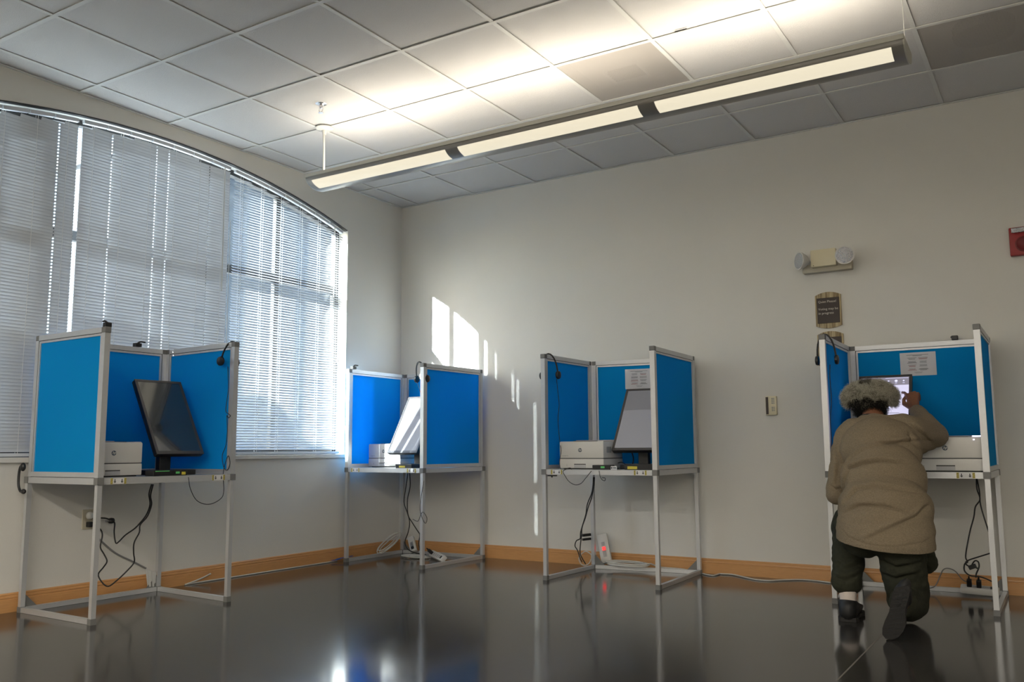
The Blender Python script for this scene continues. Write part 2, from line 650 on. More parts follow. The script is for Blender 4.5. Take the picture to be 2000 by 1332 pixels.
# ceiling: suspended grid with single lay-in tiles
CX0, CT, CD, CR = 0.1926, 0.6096, 0.6005, 0.6302
ceil = struct(obj('ceiling', MB().box((-TH, RY - TH, H + 0.1), (RX + TH, 0.16, H + 0.2)), 'ceil'))
xs = [0.0] + [CX0 + CT * i for i in range(14)] + [RX]
yl = [0.0] + [-(CD + CR * i) for i in range(15)] + [RY]
full = None
VENTS = {(5, 2), (8, 1)}
for i in range(len(xs) - 1):
    for j in range(len(yl) - 1):
        x0, x1, y1, y0 = xs[i], xs[i + 1], yl[j], yl[j + 1]
        if (i, j) in VENTS or x1 - x0 < 0.03 or y1 - y0 < 0.03:
            continue
        cx, cy = (x0 + x1) / 2, (y0 + y1) / 2
        hx, hy = (x1 - x0) / 2 - 0.003, (y1 - y0) / 2 - 0.003
        std = abs(x1 - x0 - CT) < 1e-4 and abs(y1 - y0 - CR) < 1e-4
        if std and full is not None:
            o = bpy.data.objects.new('ceiling_tile', full.data)
            COL.objects.link(o)
            o.parent = ceil
            o.location = (cx, cy, H + 0.004)
            continue
        e = 0.010
        vs = [(cx + a * (hx - k), cy + b * (hy - k), H + z) for k, z in ((0, 0.018), (0, 0.006), (e, 0.004)) for a, b in ((-1, -1), (1, -1), (1, 1), (-1, 1))]
        fs = [(0, 1, 2, 3), (11, 10, 9, 8)] + [(k * 4 + q, k * 4 + (q + 1) % 4, (k + 1) * 4 + (q + 1) % 4, (k + 1) * 4 + q) for k in (0, 1) for q in range(4)]
        o = obj('ceiling_tile', MB().add(vs, fs), 'ceil', ceil, origin=(cx, cy, H + 0.004))
        if std:
            full = o
for x in xs[1:-1]:
    obj('grid_bar', MB().box((x - 0.012, RY, H - 0.002), (x + 0.012, 0, H + 0.001)).box((x - 0.002, RY, H), (x + 0.002, 0, H + 0.03)), 'grid', ceil)
for y in yl[1:-1]:
    obj('grid_bar', MB().box((0, y - 0.012, H - 0.003), (RX, y + 0.012, H)).box((0, y - 0.002, H), (RX, y + 0.002, H + 0.03)), 'grid', ceil)
for a, b in (((0, RY, H - 0.004), (0.02, 0, H)), ((0.02, -0.02, H - 0.004), (RX, 0, H))):
    obj('wall_angle', MB().box(a, b), 'grid', ceil)

# window: frame members, panes
win = struct(obj('window_1', MB().box((-0.15, WY0, WZ0), (-0.10, WY1, WZ0 + 0.045)), 'vinyl'))
mb = MB()
for a, b in zip(ys, ys[1:]):
    mb.beam((-0.125, a, arc(a) - 0.02), (-0.125, b, arc(b) - 0.02), 0.05, 0.04, up=(0, 0, 1))
obj('arched_head', mb, 'vinyl', win)
for y in (WY0 + 0.02, WY1 - 0.02):
    obj('jamb', MB().box((-0.15, y - 0.02, WZ0), (-0.10, y + 0.02, arc(y) - 0.01)), 'vinyl', win)
obj('transom', MB().box((-0.145, WY0, 2.165), (-0.105, WY1, 2.225)), 'vinyl', win)
MU = ((-2.01, 0.075), (-3.35, 0.20), (-1.38, 0.045), (-3.75, 0.045))  # wide second one is unseen, widened and placed to block stray sun
for y, wd in MU:
    obj('mullion', MB().box((-0.145, y - wd / 2, WZ0), (-0.11, y + wd / 2, arc(y) - 0.01)), 'vinyl', win)
edges = [WY0, -3.75, -3.35, -2.01, -1.38, WY1]
for a, b in zip(edges, edges[1:]):
    obj('pane', MB().box((-0.128, a, WZ0), (-0.124, b, 2.19)), 'glass', win)
    yy = [a + (b - a) * i / 6 for i in range(7)]
    poly = [(-0.128, a, 2.19)] + [(-0.128, b, 2.19)] + [(-0.128, y, arc(y) - 0.01) for y in reversed(yy)]
    obj('pane', MB().prism(poly, (0.004, 0, 0)), 'glass', win)
struct(obj('trim_1', MB().rbox((-0.10, WY0 - 0.015, WZ0 - 0.028), (0.022, WY1 + 0.015, WZ0 + 0.002), 0.004), 'wall'))['label'] = 'painted window sill'
# dark strip following the arch, a shadow gap put into colour
mb = MB()
for a, b in zip(ys, ys[1:]):
    mb.beam((-0.022, a, arc(a) - 0.004), (-0.022, b, arc(b) - 0.004), 0.036, 0.006)
struct(obj('trim_2', mb, 'groove'))['label'] = 'shadow gap under the arch, painted as a dark strip'

# outside
struct(obj('ground', MB().box((-60, -60, -0.35), (-0.35, 60, -0.15)), 'ground'))


# neighbouring building beyond the glass, on the right
t = thing('building', (-8.5, 12.0, -0.15), 'grey building across the yard, glimpsed between the slats nearest the corner', 'building')
M['stucco'] = mat('grey_stucco', (0.035, 0.04, 0.05), 0.9, noise=0.1, nscale=2)
obj('wall', MB().box((-14.0, 4.9, -0.15), (-8.5, 24.0, 7.2)), 'stucco', t)
obj('parapet', MB().box((-14.1, 4.8, 7.2), (-8.4, 24.1, 7.5)), 'vinyl', t)


def tree(c, r, label, seed):
    rr = random.Random(seed)
    t = thing('garden_tree', (c[0], c[1], -0.15), label, 'tree')
    obj('trunk', MB().tube([(c[0], c[1], -0.15), (c[0] + 0.03, c[1] - 0.02, c[2] * 0.4), (c[0], c[1], c[2])], 0.07, 8), 'bark', t, True)
    cr = MB()
    cr.sph(c, r * 0.93, 18, 12)
    for k in range(110):
        u, a_ = rr.uniform(-1, 1), rr.uniform(0, 2 * PI)
        q = Vector((math.sqrt(1 - u * u) * math.cos(a_), math.sqrt(1 - u * u) * math.sin(a_), u))
        cr.sph(Vector(c) + q * r * 0.9, r * rr.uniform(0.10, 0.15), 7, 5)
    obj('crown', cr, 'leaf', t, True)['kind'] = 'stuff'


tree((-2.0, -5.66, 2.46), 0.90, 'clipped round tree outside that shades the foot of the blinds', 1)


# ------------------------------------------------------------------ blinds
def blind(y0, y1, th, holes, label, wand, sag=0):
    t = thing('window_blind', (-0.03, (y0 + y1) / 2, WZ0 + 0.01), label, 'window blind', 'blinds in the arched window')
    X = -0.03
    # headrail segments that step along the arch
    n = 7
    for i in range(n):
        a = y0 + (y1 - y0) * i / n
        b = y0 + (y1 - y0) * (i + 1) / n
        obj('headrail', MB().beam((X, a + 0.004, arc(a) - 0.035), (X, b - 0.004, arc(b) - 0.035), 0.026, 0.022), 'slat', t)
    pitch, half = 0.0195, 0.0125
    c, s = math.cos(th), math.sin(th)
    k = 0
    z = WZ0 + 0.045
    while True:
        z = WZ0 + 0.045 + k * pitch
        k += 1
        # usable span under the arch
        a, b = y0, y1
        lim = z + 0.068
        if arc(a) < lim or arc(b) < lim:
            if AZ < lim:
                break
            dy = math.sqrt(max(0, AR ** 2 - (lim - AZ + AR) ** 2))
            a, b = max(a, AC - dy), min(b, AC + dy)
        if b - a < 0.08:
            break
        mb = MB()
        jit = R.uniform(-0.012, 0.012)
        cc, ss = math.cos(th + jit), math.sin(th + jit)
        dz = R.uniform(-0.0006, 0.0006)
        prof = [(-half, 0), (-0.0045, 0.0016), (0.0045, 0.0016), (half, 0)]      # crowned strip

        def P(u, h, y):
            # u>0 towards the room and down
            return (X + u * cc + h * ss, y, z + dz - u * ss + h * cc)
        hs = sorted(h for h in holes if a + 0.02 < h < b - 0.02)
        cuts = [a] + [q for h in hs for q in (h - 0.0045, h + 0.0045)] + [b]
        for q in range(len(cuts) - 1):
            hole = q % 2 == 1
            for e in range(3):
                if hole and e == 1:
                    continue
                vs = [P(prof[e][0], prof[e][1], cuts[q]), P(prof[e + 1][0], prof[e + 1][1], cuts[q]),
                      P(prof[e + 1][0], prof[e + 1][1], cuts[q + 1]), P(prof[e][0], prof[e][1], cuts[q + 1])]
                mb.add(vs, [(0, 1, 2, 3)])
        me = bpy.data.meshes.new('slat')
        org = Vector((X, (a + b) / 2, z))
        me.from_pydata([tuple(Vector(v) - org) for v in mb.v], [], mb.f)
        me.materials.append(M['slat'])
        o = bpy.data.objects.new('slat', me)
        COL.objects.link(o)
        o.parent = t
        o.location = org - Vector(t.location)
    obj('bottom_rail', MB().rbox((X - 0.013, y0, WZ0 + 0.006), (X + 0.013, y1, WZ0 + 0.026), 0.003), 'slat', t)
    n = 6
    for i in range(n):
        y = y0 + 0.07 + (y1 - y0 - 0.14) * i / (n - 1)
        for sx in (-0.0125, 0.0128):
            obj('ladder_cord', MB().box((X + sx - 0.0005, y - 0.0011, WZ0 + 0.02), (X + sx + 0.0005, y + 0.0011, arc(y) - 0.05)), 'cord', t)
    if wand:
        obj('tilt_wand', MB().cyl((X + 0.022, wand, arc(wand) - 0.05), (X + 0.024, wand + 0.004, arc(wand) - 0.95), 0.004, n=8), 'plastic_clear', t)
        obj('cord_tassel', MB().lathe((X + 0.024, wand + 0.06, 1.62), (0, 0, -1), [(0.002, -0.9), (0.002, 0), (0.005, 0.002), (0.008, 0.03), (0.008, 0.033)], n=8), 'cord', t)
    return t


blind(-4.17, -3.092, math.radians(-71), [-3.21], 'closed white slatted blind at the far left of the arched window', -3.95)
blind(-3.064, -1.925, math.radians(-71), [-2.86, -2.535, -2.44, -2.105], 'closed white slatted blind in the middle, pinholes of sun in vertical lines', -1.99)
blind(-1.885, -0.745, math.radians(38), [-1.80], 'bright half open slatted blind nearest the corner with sun on its slats', -0.86)


# ------------------------------------------------------------------ voting booths
def booth(F1, F2, B1, B2, label, group='blue privacy voting booths'):
    """F1-F2 open front, B1-B2 back (outer corners on the floor)"""
    F1, F2, B1, B2 = [Vector((*q, 0)) for q in (F1, F2, B1, B2)]
    C = (F1 + F2 + B1 + B2) / 4
    t = thing('voting_booth', C, label, 'voting booth', group)
    ZT, ZP = 0.735, 1.525

    def toward(P, k):
        return P + (C - P) * (k / (C - P).length)
    c = [toward(P, 0.018) for P in (F1, F2, B2, B1)]
    f1, f2, b2, b1 = c
    Z = Vector((0, 0, 1))
    for P in c:
        L = obj('leg', MB().beam(P + Z * 0.03, P + Z * 0.70, 0.026, 0.026, up=(f2 - f1)), 'alu', t)
        obj('foot_cap', MB().beam(P, P + Z * 0.03, 0.031, 0.031, up=(f2 - f1)), 'cap', L)
        obj('corner_joint', MB().beam(P + Z * 0.70, P + Z * 0.736, 0.036, 0.036, up=(f2 - f1)), 'cap', L)
    for a, b in ((f1, b1), (f2, b2), (b1, b2)):
        d = (b - a).normalized() * 0.016
        obj('floor_rail', MB().beam(a + d + Z * 0.014, b - d + Z * 0.014, 0.024, 0.026), 'alu', t)
        obj('table_rail', MB().beam(a + d + Z * 0.718, b - d + Z * 0.718, 0.027, 0.034), 'alu', t)
    d = (f2 - f1).normalized()
    ins = Vector((-d.y, d.x, 0))
    if ins.dot(C - f1) < 0:
        ins = -ins
    obj('front_rail', MB().beam(f1 + d * 0.018 + Z * 0.718, f2 - d * 0.018 + Z * 0.718, 0.027, 0.034), 'alu', t)
    # table top
    q = [toward(P, 0.03) for P in (F1, F2, B2, B1)]
    obj('tabletop', MB().prism([P + Z * 0.708 for P in q], (0, 0, 0.027)), 'table', t)
    # arrow labels on the front rail
    for base, sg in ((f1, 1), (f2, -1)):
        cpt = base + d * sg * 0.100 + Z * 0.718 - ins * 0.0142
        lab = obj('arrow_label', MB().beam(cpt - d * 0.044, cpt + d * 0.044, 0.0008, 0.030), 'paper', t, label='white label with two black down arrows')
        for k in (-0.020, 0.020):
            aw = MB()
            o_ = cpt + d * k - ins * 0.0008
            aw.beam(o_ + Z * 0.010, o_ - Z * 0.002, 0.0006, 0.005, up=d)
            poly = [o_ - d * 0.0075 - Z * 0.001, o_ + d * 0.0075 - Z * 0.001, o_ - Z * 0.011]
            aw.prism(poly, -ins * 0.0006)
            obj('arrow', aw, 'ink', lab)
        for k in (-0.038, 0.038):
            o_ = cpt + d * k - ins * 0.0007
            obj('yellow_edge', MB().beam(o_ - d * 0.006, o_ + d * 0.006, 0.0004, 0.030), 'yellow', lab)
            st = MB()
            for h in (-0.011, -0.004, 0.003, 0.010):
                o_ = cpt + d * k + Z * h - ins * 0.0011
                st.prism([o_ - d * 0.006 - Z * 0.003, o_ + d * 0.006 + Z * 0.001, o_ + d * 0.006 + Z * 0.004, o_ - d * 0.006], -ins * 0.0003)
            obj('hatching', st, 'ink', lab)['kind'] = 'stuff'
    # privacy panels
    for a, b, wing in ((f1, b1, 1), (f2, b2, 1), (b1, b2, 0)):
        e = (b - a).normalized()
        if wing:
            A, B = a, b - e * 0.030
        else:
            A, B = a + e * 0.032, b - e * 0.032
        nn = Vector((-e.y, e.x, 0))
        sw = 0.016
        pn = obj('privacy_panel', MB().beam(A + Z * ((ZT + 0.03 + ZP - 0.04) / 2), B + Z * ((ZT + 0.03 + ZP - 0.04) / 2), 0.014, ZP - 0.04 - ZT - 0.02), 'blue', t)
        fm = MB()
        for P, s in ((A, 1), (B, -1)):
            fm.beam(P + Z * (ZT + 0.002), P + Z * (ZP - 0.030), 0.032, 0.030, up=e)
            fm.beam(P + e * s * 0.0245 + Z * (ZT + 0.03), P + e * s * 0.0245 + Z * (ZP - 0.045), 0.026, 0.011, up=e)
        fm.beam(A + e * 0.015 + Z * (ZP - 0.016), B - e * 0.015 + Z * (ZP - 0.016), 0.032, 0.028)
        fm.beam(A + e * 0.02 + Z * (ZP - 0.0395), B - e * 0.02 + Z * (ZP - 0.0395), 0.026, 0.012)
        fm.beam(A + e * 0.015 + Z * (ZT + 0.016), B - e * 0.015 + Z * (ZT + 0.016), 0.030, 0.026)
        obj('panel_frame', fm, 'alu', pn)
        gr = MB()
        gr.beam(A + e * 0.016 + Z * (ZP - 0.0318), B - e * 0.016 + Z * (ZP - 0.0318), 0.024, 0.0040)
        for P, s in ((A, 1), (B, -1)):
            gr.beam(P + e * s * 0.017 + Z * (ZT + 0.03), P + e * s * 0.017 + Z * (ZP - 0.032), 0.022, 0.004, up=e)
        obj('frame_groove', gr, 'groove', pn)
        for P in ((A,) if wing else ()):
            obj('corner_cap', MB().rbox((-0.018, -0.018, ZP - 0.031), (0.018, 0.018, ZP), 0.003, Matrix.Translation(P) @ Matrix.Rotation(math.atan2(e.y, e.x), 4, 'Z')), 'cap', pn)
        for P in ((B,) if wing else (A, B)):
            obj('corner_cap', MB().rbox((-0.016, -0.017, ZP - 0.031), (0.016, 0.017, ZP), 0.003, Matrix.Translation(P) @ Matrix.Rotation(math.atan2(e.y, e.x), 4, 'Z')), 'cap', pn)
        if wing:
            for h in (1.38, 0.86):
                obj('hinge', MB().cyl(B + e * 0.020 + Z * (h - 0.035), B + e * 0.020 + Z * (h + 0.035), 0.007, n=8), 'cap', pn)
    # gussets at the floor
    for P, a in ((b1, b2), (b2, b1)):
        e = (a - P).normalized()
        g = [P + e * 0.013 + Z * 0.027, P + e * 0.085 + Z * 0.027, P + e * 0.013 + Z * 0.10]
        obj('gusset', MB().prism(g, (0.003 * -e.y, 0.003 * e.x, 0)), 'cap', t)
    return t, dict(f1=f1, f2=f2, b1=b1, b2=b2, d=d, ins=ins, C=C)


BOOTHS = {}
BOOTHS[1] = booth((0.75, -3.35), (0.79, -2.50), (0.055, -3.335), (0.06, -2.45), 'blue voting booth in front of the closed blinds, nearest to the window wall')
BOOTHS[2] = booth((0.10, -0.80), (0.915, -0.845), (0.10, -0.08), (0.945, -0.07), 'blue voting booth standing in the corner with sun stripes inside')
BOOTHS[3] = booth((1.95, -0.86), (2.79, -0.87), (1.965, -0.16), (2.765, -0.06), 'blue voting booth alone against the back wall, between corner and kneeling person')
BOOTHS[4] = booth((3.81, -0.83), (4.635, -0.80), (3.80, -0.05), (4.635, -0.045), 'blue voting booth that the kneeling person is using')


# ------------------------------------------------------------------ printers
def printer(F0, face, wd, label, light=False, dp=0.35):
    """F0 = front-left bottom corner as seen from the front, face = horizontal unit vector along the front"""
    F0 = Vector(F0)
    e = Vector(face).normalized()
    n = Vector((e.y, -e.x, 0))          # out of the front
    c = F0 + e * wd / 2 - n * dp / 2
    t = thing('laser_printer', (c.x, c.y, F0.z), label, 'printer', 'white laser printers in the booths')
    Z = Vector((0, 0, 1))
    mx = Matrix((e, -n, Z)).transposed().to_4x4()
    mx.translation = F0
    hh = 0.187

    def B(a, b, r=0.004):
        return MB().rbox(a, b, r, mx)
    b = B((0, 0, 0.006), (wd, dp, 0.070), 0.005)
    obj('paper_drawer', b, 'white', t, 'auto')
    mb = MB().rbox((0, 0, 0.0725), (wd, dp, hh), 0.008, mx)
    obj('housing', mb, 'white', t, 'auto')
    obj('seam', B((0.003, 0.003, 0.068), (wd - 0.003, dp - 0.003, 0.075), 0.001), 'groove', t)
    obj('foot', B((0.02, 0.02, 0), (wd - 0.02, dp - 0.02, 0.008), 0.001), 'black', t)
    obj('handle_recess', B((wd * 0.335, -0.0012, 0.030), (wd * 0.60, 0.002, 0.036), 0.0008), 'groove', t)
    obj('handle_lip', B((wd * 0.335, -0.0014, 0.010), (wd * 0.60, 0.002, 0.029), 0.0008), 'whiteside', t)
    obj('output_tray', B((wd * 0.25, dp * 0.15, hh - 0.002), (wd * 0.8, dp * 0.7, hh + 0.004), 0.002), 'bezel', t)
    obj('top_lid', B((wd * 0.02, dp * 0.75, hh - 0.004), (wd * 0.98, dp * 0.98, hh + 0.010), 0.004), 'whiteside', t)
    obj('control_panel', B((wd * 0.86, dp * 0.03, hh - 0.002), (wd * 0.99, dp * 0.5, hh + 0.003), 0.002), 'whiteside', t)
    # round logo with letters
    lc = F0 + e * wd * 0.475 + Z * 0.128 + n * 0.0005
    lg = obj('logo', MB().cyl(lc - n * 0.001, lc + n * 0.0006, 0.0135, n=24), 'hpblue', t)
    text('logo_letters', 'hp', 0.021, lc - e * 0.0105 - Z * 0.0045 + n * 0.0012, e, Z, 'white', lg, 0.0003, bold=0.0003, shear=0.35)
    text('model_name', 'LaserJet Pro', 0.0095, F0 + e * 0.022 + Z * 0.088 + n * 0.0006, e, Z, 'inkgrey', t, 0.0002)
    for h in (0.022, 0.030):
        obj('level_mark', B((0.055, -0.0008, h), (0.058, 0.001, h + 0.003), 0.0004), 'ink', t)
    # vent slots on the right side
    for k in range(6):
        obj('vent_slot', B((wd - 0.001, 0.05 + k * 0.012, 0.11), (wd + 0.0008, 0.055 + k * 0.012, 0.15), 0.0004), 'groove', t)
    if light:
        obj('status_light', B((wd - 0.045, -0.001, 0.170), (wd - 0.039, 0.001, 0.175), 0.0004), 'ledwhite', t)
        obj('lit_display', B((wd * 0.86, dp * 0.03, hh + 0.002), (wd * 0.99, dp * 0.25, hh + 0.006), 0.001), 'ledwhite', t, label='glowing violet display strip')
    return t


TZ = 0.7355
printer((0.60, -3.325, TZ), (0.03, 1, 0), 0.33, 'white laser printer beside the tilted dark screen, in the window-wall booth')
printer((0.133, -0.565, TZ), (1, 0.0, 0), 0.335, 'white laser printer crossed by sun stripes in the corner booth', dp=0.33)
printer((2.035, -0.77, TZ), (1, 0.0, 0), 0.335, 'white laser printer with black box in front of its corner, back-wall booth', dp=0.30)
printer((4.262, -0.78, TZ), (1, 0.0, 0), 0.35, 'white laser printer with lit display to the right of the kneeling person', light=True)


# ------------------------------------------------------------------ monitors
def monitor(base, yaw, tilt, label, mode, pole):
    """base: centre of the lower edge of the screen"""
    base = Vector(base)
    a = Vector((math.cos(yaw), math.sin(yaw), 0))
    n = Vector((math.sin(yaw), -math.cos(yaw), 0))
    Z = Vector((0, 0, 1))
    up = Z * math.cos(tilt) - n * math.sin(tilt)
    N = n * math.cos(tilt) + Z * math.sin(tilt)
    W, Hh = 0.308, 0.522
    pole = Vector((*pole, 0))
    t = thing('touch_monitor', (pole.x, pole.y, TZ), label, 'monitor', 'tilted touch screens in the booths')
    mx = Matrix((a, up, N)).transposed().to_4x4()
    mx.translation = base
    obj('housing', MB().rbox((-W / 2, 0, -0.035), (W / 2, Hh, -0.002), 0.006, mx).rbox((-W / 2 + 0.04, 0.08, -0.055), (W / 2 - 0.04, Hh - 0.1, -0.03), 0.008, mx), 'black', t, 'auto')
    bz = 0.017
    fr = MB()
    for q in (((-W / 2, 0), (W / 2, bz * 1.2)), ((-W / 2, Hh - bz), (W / 2, Hh)), ((-W / 2, bz), (-W / 2 + bz, Hh - bz)), ((W / 2 - bz, bz), (W / 2, Hh - bz))):
        fr.rbox((q[0][0], q[0][1], -0.004), (q[1][0], q[1][1], 0.002), 0.0012, mx)
    obj('bezel', fr, 'bezel', t)
    x0, x1, y0, y1 = -W / 2 + bz - 0.001, W / 2 - bz + 0.001, bz, Hh - bz + 0.001

    def S(name, p, q, mt, par, k=0.0):
        return obj(name, MB().prism([mx @ Vector((p[0], p[1], -0.003)), mx @ Vector((q[0], p[1], -0.003)), mx @ Vector((q[0], q[1], -0.003)), mx @ Vector((p[0], q[1], -0.003))], N * (0.003 + k)), mt, par)
    if mode == 'off':
        S('screen', (x0, y0), (x1, y1), 'screenoff', t)
    elif mode == 'grey':
        s = S('screen', (x0, y0), (x1, y1), 'screengrey', t)
        S('screen_band', (x0, y1 - 0.17), (x1, y1), 'screengrey2', s, 0.0003)
    else:
        s = S('screen', (x0, y0), (x1, y1), 'screenlit', t)
        S('menu_bar', (x0, y1 - 0.062), (x1, y1), 'screenbar', s, 0.0003)
        for k in range(6):
            cx = x0 + 0.03 + k * 0.043
            cc = mx @ Vector((cx, y1 - 0.03, 0.0004))
            obj('menu_icon', MB().cyl(cc, cc + N * 0.0004, 0.0085 if k == 4 else 0.005, n=12), 'screenicon', s)
            S('icon_caption', (cx - 0.006, y1 - 0.048), (cx + 0.006, y1 - 0.045), 'screenicon', s, 0.0006)
        S('status_line', (x0 + 0.14, y1 - 0.010), (x1 - 0.005, y1 - 0.008), 'screenicon', s, 0.0006)
        for k in range(5):
            S('text_line', (x0 + 0.12, y1 - 0.12 - k * 0.05), (x1 - 0.05, y1 - 0.123 - k * 0.05), 'inkgrey', s, 0.0005)
    # stand
    st = MB()
    top = base + up * 0.20 - N * 0.055
    bz_ = Vector((pole.x, pole.y, TZ + 0.02))
    tp = Vector((pole.x, pole.y, top.z))
    mpole = Matrix((a, -n, Z)).transposed().to_4x4()
    mpole.translation = Vector((pole.x, pole.y, 0))
    obj('stand_pole', MB().rbox((-0.036, -0.022, TZ + 0.018), (0.036, 0.022, top.z), 0.004, mpole), 'black', t)
    obj('stand_arm', MB().beam(tp - Z * 0.02, top, 0.05, 0.04), 'black', t)
    obj('stand_base', MB().rbox((-0.115, -0.16, TZ), (0.115, 0.08, TZ + 0.028), 0.004, mpole), 'black', t)
    return t


monitor((0.594, -2.73, 0.856), 1.489, 0.553, 'dark switched-off portrait screen tilted back, in the window-wall booth', 'off', (0.45, -2.742))
monitor((0.578, -0.685, 0.850), -0.031, 0.52, 'tilted portrait screen striped by sun, in the corner booth', 'grey', (0.600, -0.49))
monitor((2.528, -0.648, 0.86), 0.048, 0.60, 'tilted portrait screen with a grey glow in its colour, below the notice in the back-wall booth', 'grey', (2.54, -0.49))
monitor((4.067, -0.507, 0.878), 0.03, 0.58, 'lit portrait screen that the kneeling person is touching', 'lit', (4.07, -0.36))


# ------------------------------------------------------------------ small electronics on the tables
def box_thing(name, c, e, size, label, cat, mt='black', parts=(), group=None):
    """c = front-left bottom, e = along the front, size=(w,d,h); parts: (name,x0,x1,z0,z1,mat) on the front"""
    c, e = Vector(c), Vector(e).normalized()
    n = Vector((e.y, -e.x, 0))
    mx = Matrix((e, -n, Vector((0, 0, 1)))).transposed().to_4x4()
    mx.translation = c
    t = thing(name, c + e * size[0] / 2 - n * size[1] / 2, label, cat, group)
    obj('case', MB().rbox((0, 0, 0), size, 0.003, mx), mt, t)
    for nm, x0, x1, z0, z1, m_ in parts:
        obj(nm, MB().rbox((x0, -0.0012, z0), (x1, 0.002, z1), 0.0006, mx), m_, t)
    return t


G = 'black boxes beside the monitors'
box_thing('card_reader', (0.705, -2.99, TZ), (0.05, 1, 0), (0.215, 0.08, 0.032), 'low black box with green mark beside the printer in the window-wall booth', 'card reader', parts=(
    ('green_edge', 0.012, 0.10, 0.024, 0.028, 'green'), ('green_label', 0.14, 0.165, 0.010, 0.022, 'green'), ('yellow_label', 0.178, 0.203, 0.004, 0.020, 'yellow')), group=G)
box_thing('card_reader', (0.635, -0.825, TZ), (1, -0.04, 0), (0.16, 0.10, 0.030), 'low black box with yellow tag in the corner booth', 'card reader', parts=(('yellow_label', 0.035, 0.095, 0.004, 0.018, 'yellow'),), group=G)
box_thing('card_reader', (2.325, -0.85, TZ), (1, 0.0, 0), (0.130, 0.07, 0.030), 'low black box with green mark overlapping the front of the back-wall printer', 'card reader', parts=(
    ('green_label', 0.062, 0.090, 0.010, 0.022, 'green'),), group=G)
box_thing('barcode_card', (2.458, -0.850, TZ), (1, 0.02, 0), (0.045, 0.006, 0.024), 'small white barcode card standing beside the black box', 'label', 'paper', parts=(
    ('barcode', 0.016, 0.040, 0.007, 0.018, 'inkgrey'), ('symbol', 0.004, 0.012, 0.006, 0.019, 'ink')))
box_thing('scanner_base', (2.545, -0.825, TZ), (1, 0.0, 0), (0.20, 0.12, 0.036), 'flat black base with yellow tag in front of the grey screen', 'scanner', parts=(
    ('yellow_label', 0.022, 0.090, 0.004, 0.022, 'yellow'), ('slot', 0.030, 0.082, 0.0135, 0.0150, 'ink')), group=G)


# ------------------------------------------------------------------ notices on the back panels
def notice(c0, c1, y, label, rot=0.0):
    x0, z1 = c0
    x1, z0 = c1
    t = obj('paper_notice', MB().box((x0, y - 0.0006, z0), (x1, y, z1)), 'paper', origin=((x0 + x1) / 2, y, (z0 + z1) / 2))
    t.rotation_euler.z = rot
    tag(t, label, 'notice', 'printed notices inside the booths')
    w_, h_ = x1 - x0, z1 - z0

    def line(u0, u1, v, mt, th=0.0018):
        obj('text_line', MB().box((x0 + u0 * w_, y - 0.0011, z1 - v * h_ - th), (x0 + u1 * w_, y - 0.0005, z1 - v * h_)), mt, t)
    line(0.19, 0.80, 0.10, 'inkgrey', 0.003)
    line(0.36, 0.62, 0.135, 'inkgrey', 0.003)
    cols = [['inkgrey', 'ink', 'inkred', 'inkred'], ['inkred', 'inkgrey', 'inkgrey', 'ink']]
    for ci, u in enumerate((0.20, 0.51)):
        for r in range(4):
            for k in range(3):
                dd = R.uniform(0, 0.05)
                line(u + dd, u + 0.27 - dd, 0.22 + r * 0.155 + k * 0.034, cols[ci][r] if k else 'inkgrey', 0.0022)
    line(0.38, 0.62, 0.84, 'inkgrey')
    line(0.41, 0.59, 0.88, 'inkgrey')
    return t


b3_ = BOOTHS[3][1]
e3 = (b3_['b2'] - b3_['b1']).normalized()
xm = 2.335
for _ in range(4):
    pz3 = b3_['b1'].y + (xm - b3_['b1'].x) * e3.y / e3.x - 0.0088
    a, b = at(1222, 722, 1, pz3), at(1275.5, 758, 1, pz3)
    xm = (a.x + b.x) / 2
notice((a.x, a.z), (b.x, b.z), pz3, 'white paper notice pinned above the grey screen in the back-wall booth', math.atan2(e3.y, e3.x))
a, b = at(1757, 690, 1, -0.068), at(1830, 732, 1, -0.068)
notice((a.x, a.z), (b.x, b.z), -0.068, 'white paper notice on the booth panel above the kneeling person\'s hand')


# ------------------------------------------------------------------ headsets and clips
def headset(top, e, side, label, ang=0.0, r=0.075, vr=0.11, open_=0.55):
    """hung over a panel top: top = point on the rail, e = direction across the panel, side = horizontal along the panel"""
    top, e, side = Vector(top), Vector(e).normalized(), Vector(side).normalized()
    t = thing('headset', top, label, 'headset', 'black headsets hung on the booths')
    Z = Vector((0, 0, 1))
    pts = []
    for k in range(15):
        th = -PI * open_ + 2 * PI * open_ * k / 14
        pts.append(top + e * (r * math.sin(th)) + Z * (vr * math.cos(th) - vr * 0.97) + side * ang * (1 - math.cos(th)))
    hb = MB()
    for k in range(14):
        hb.beam(pts[k], pts[k + 1] + (pts[k + 1] - pts[k]) * 0.1, 0.010, 0.004, up=side)
    obj('headband', hb, 'black', t)
    for k, p in ((0, pts[0]), (14, pts[-1])):
        ax = -e if k else e
        cu = MB().lathe(p - ax * 0.004, ax, [(0.012, -0.012), (0.026, -0.008), (0.029, 0.0), (0.027, 0.008), (0.012, 0.012)], n=18)
        obj('ear_cushion', cu, 'black', t, 'auto')
    return t, pts


def cord(name, pts, r, mt, label, cat='cable', group=None, n=6, sub=5):
    o = obj(name, MB().tube(pts, r, n, sub), mt, None, True, origin=pts[0])
    return tag(o, label, cat, group)


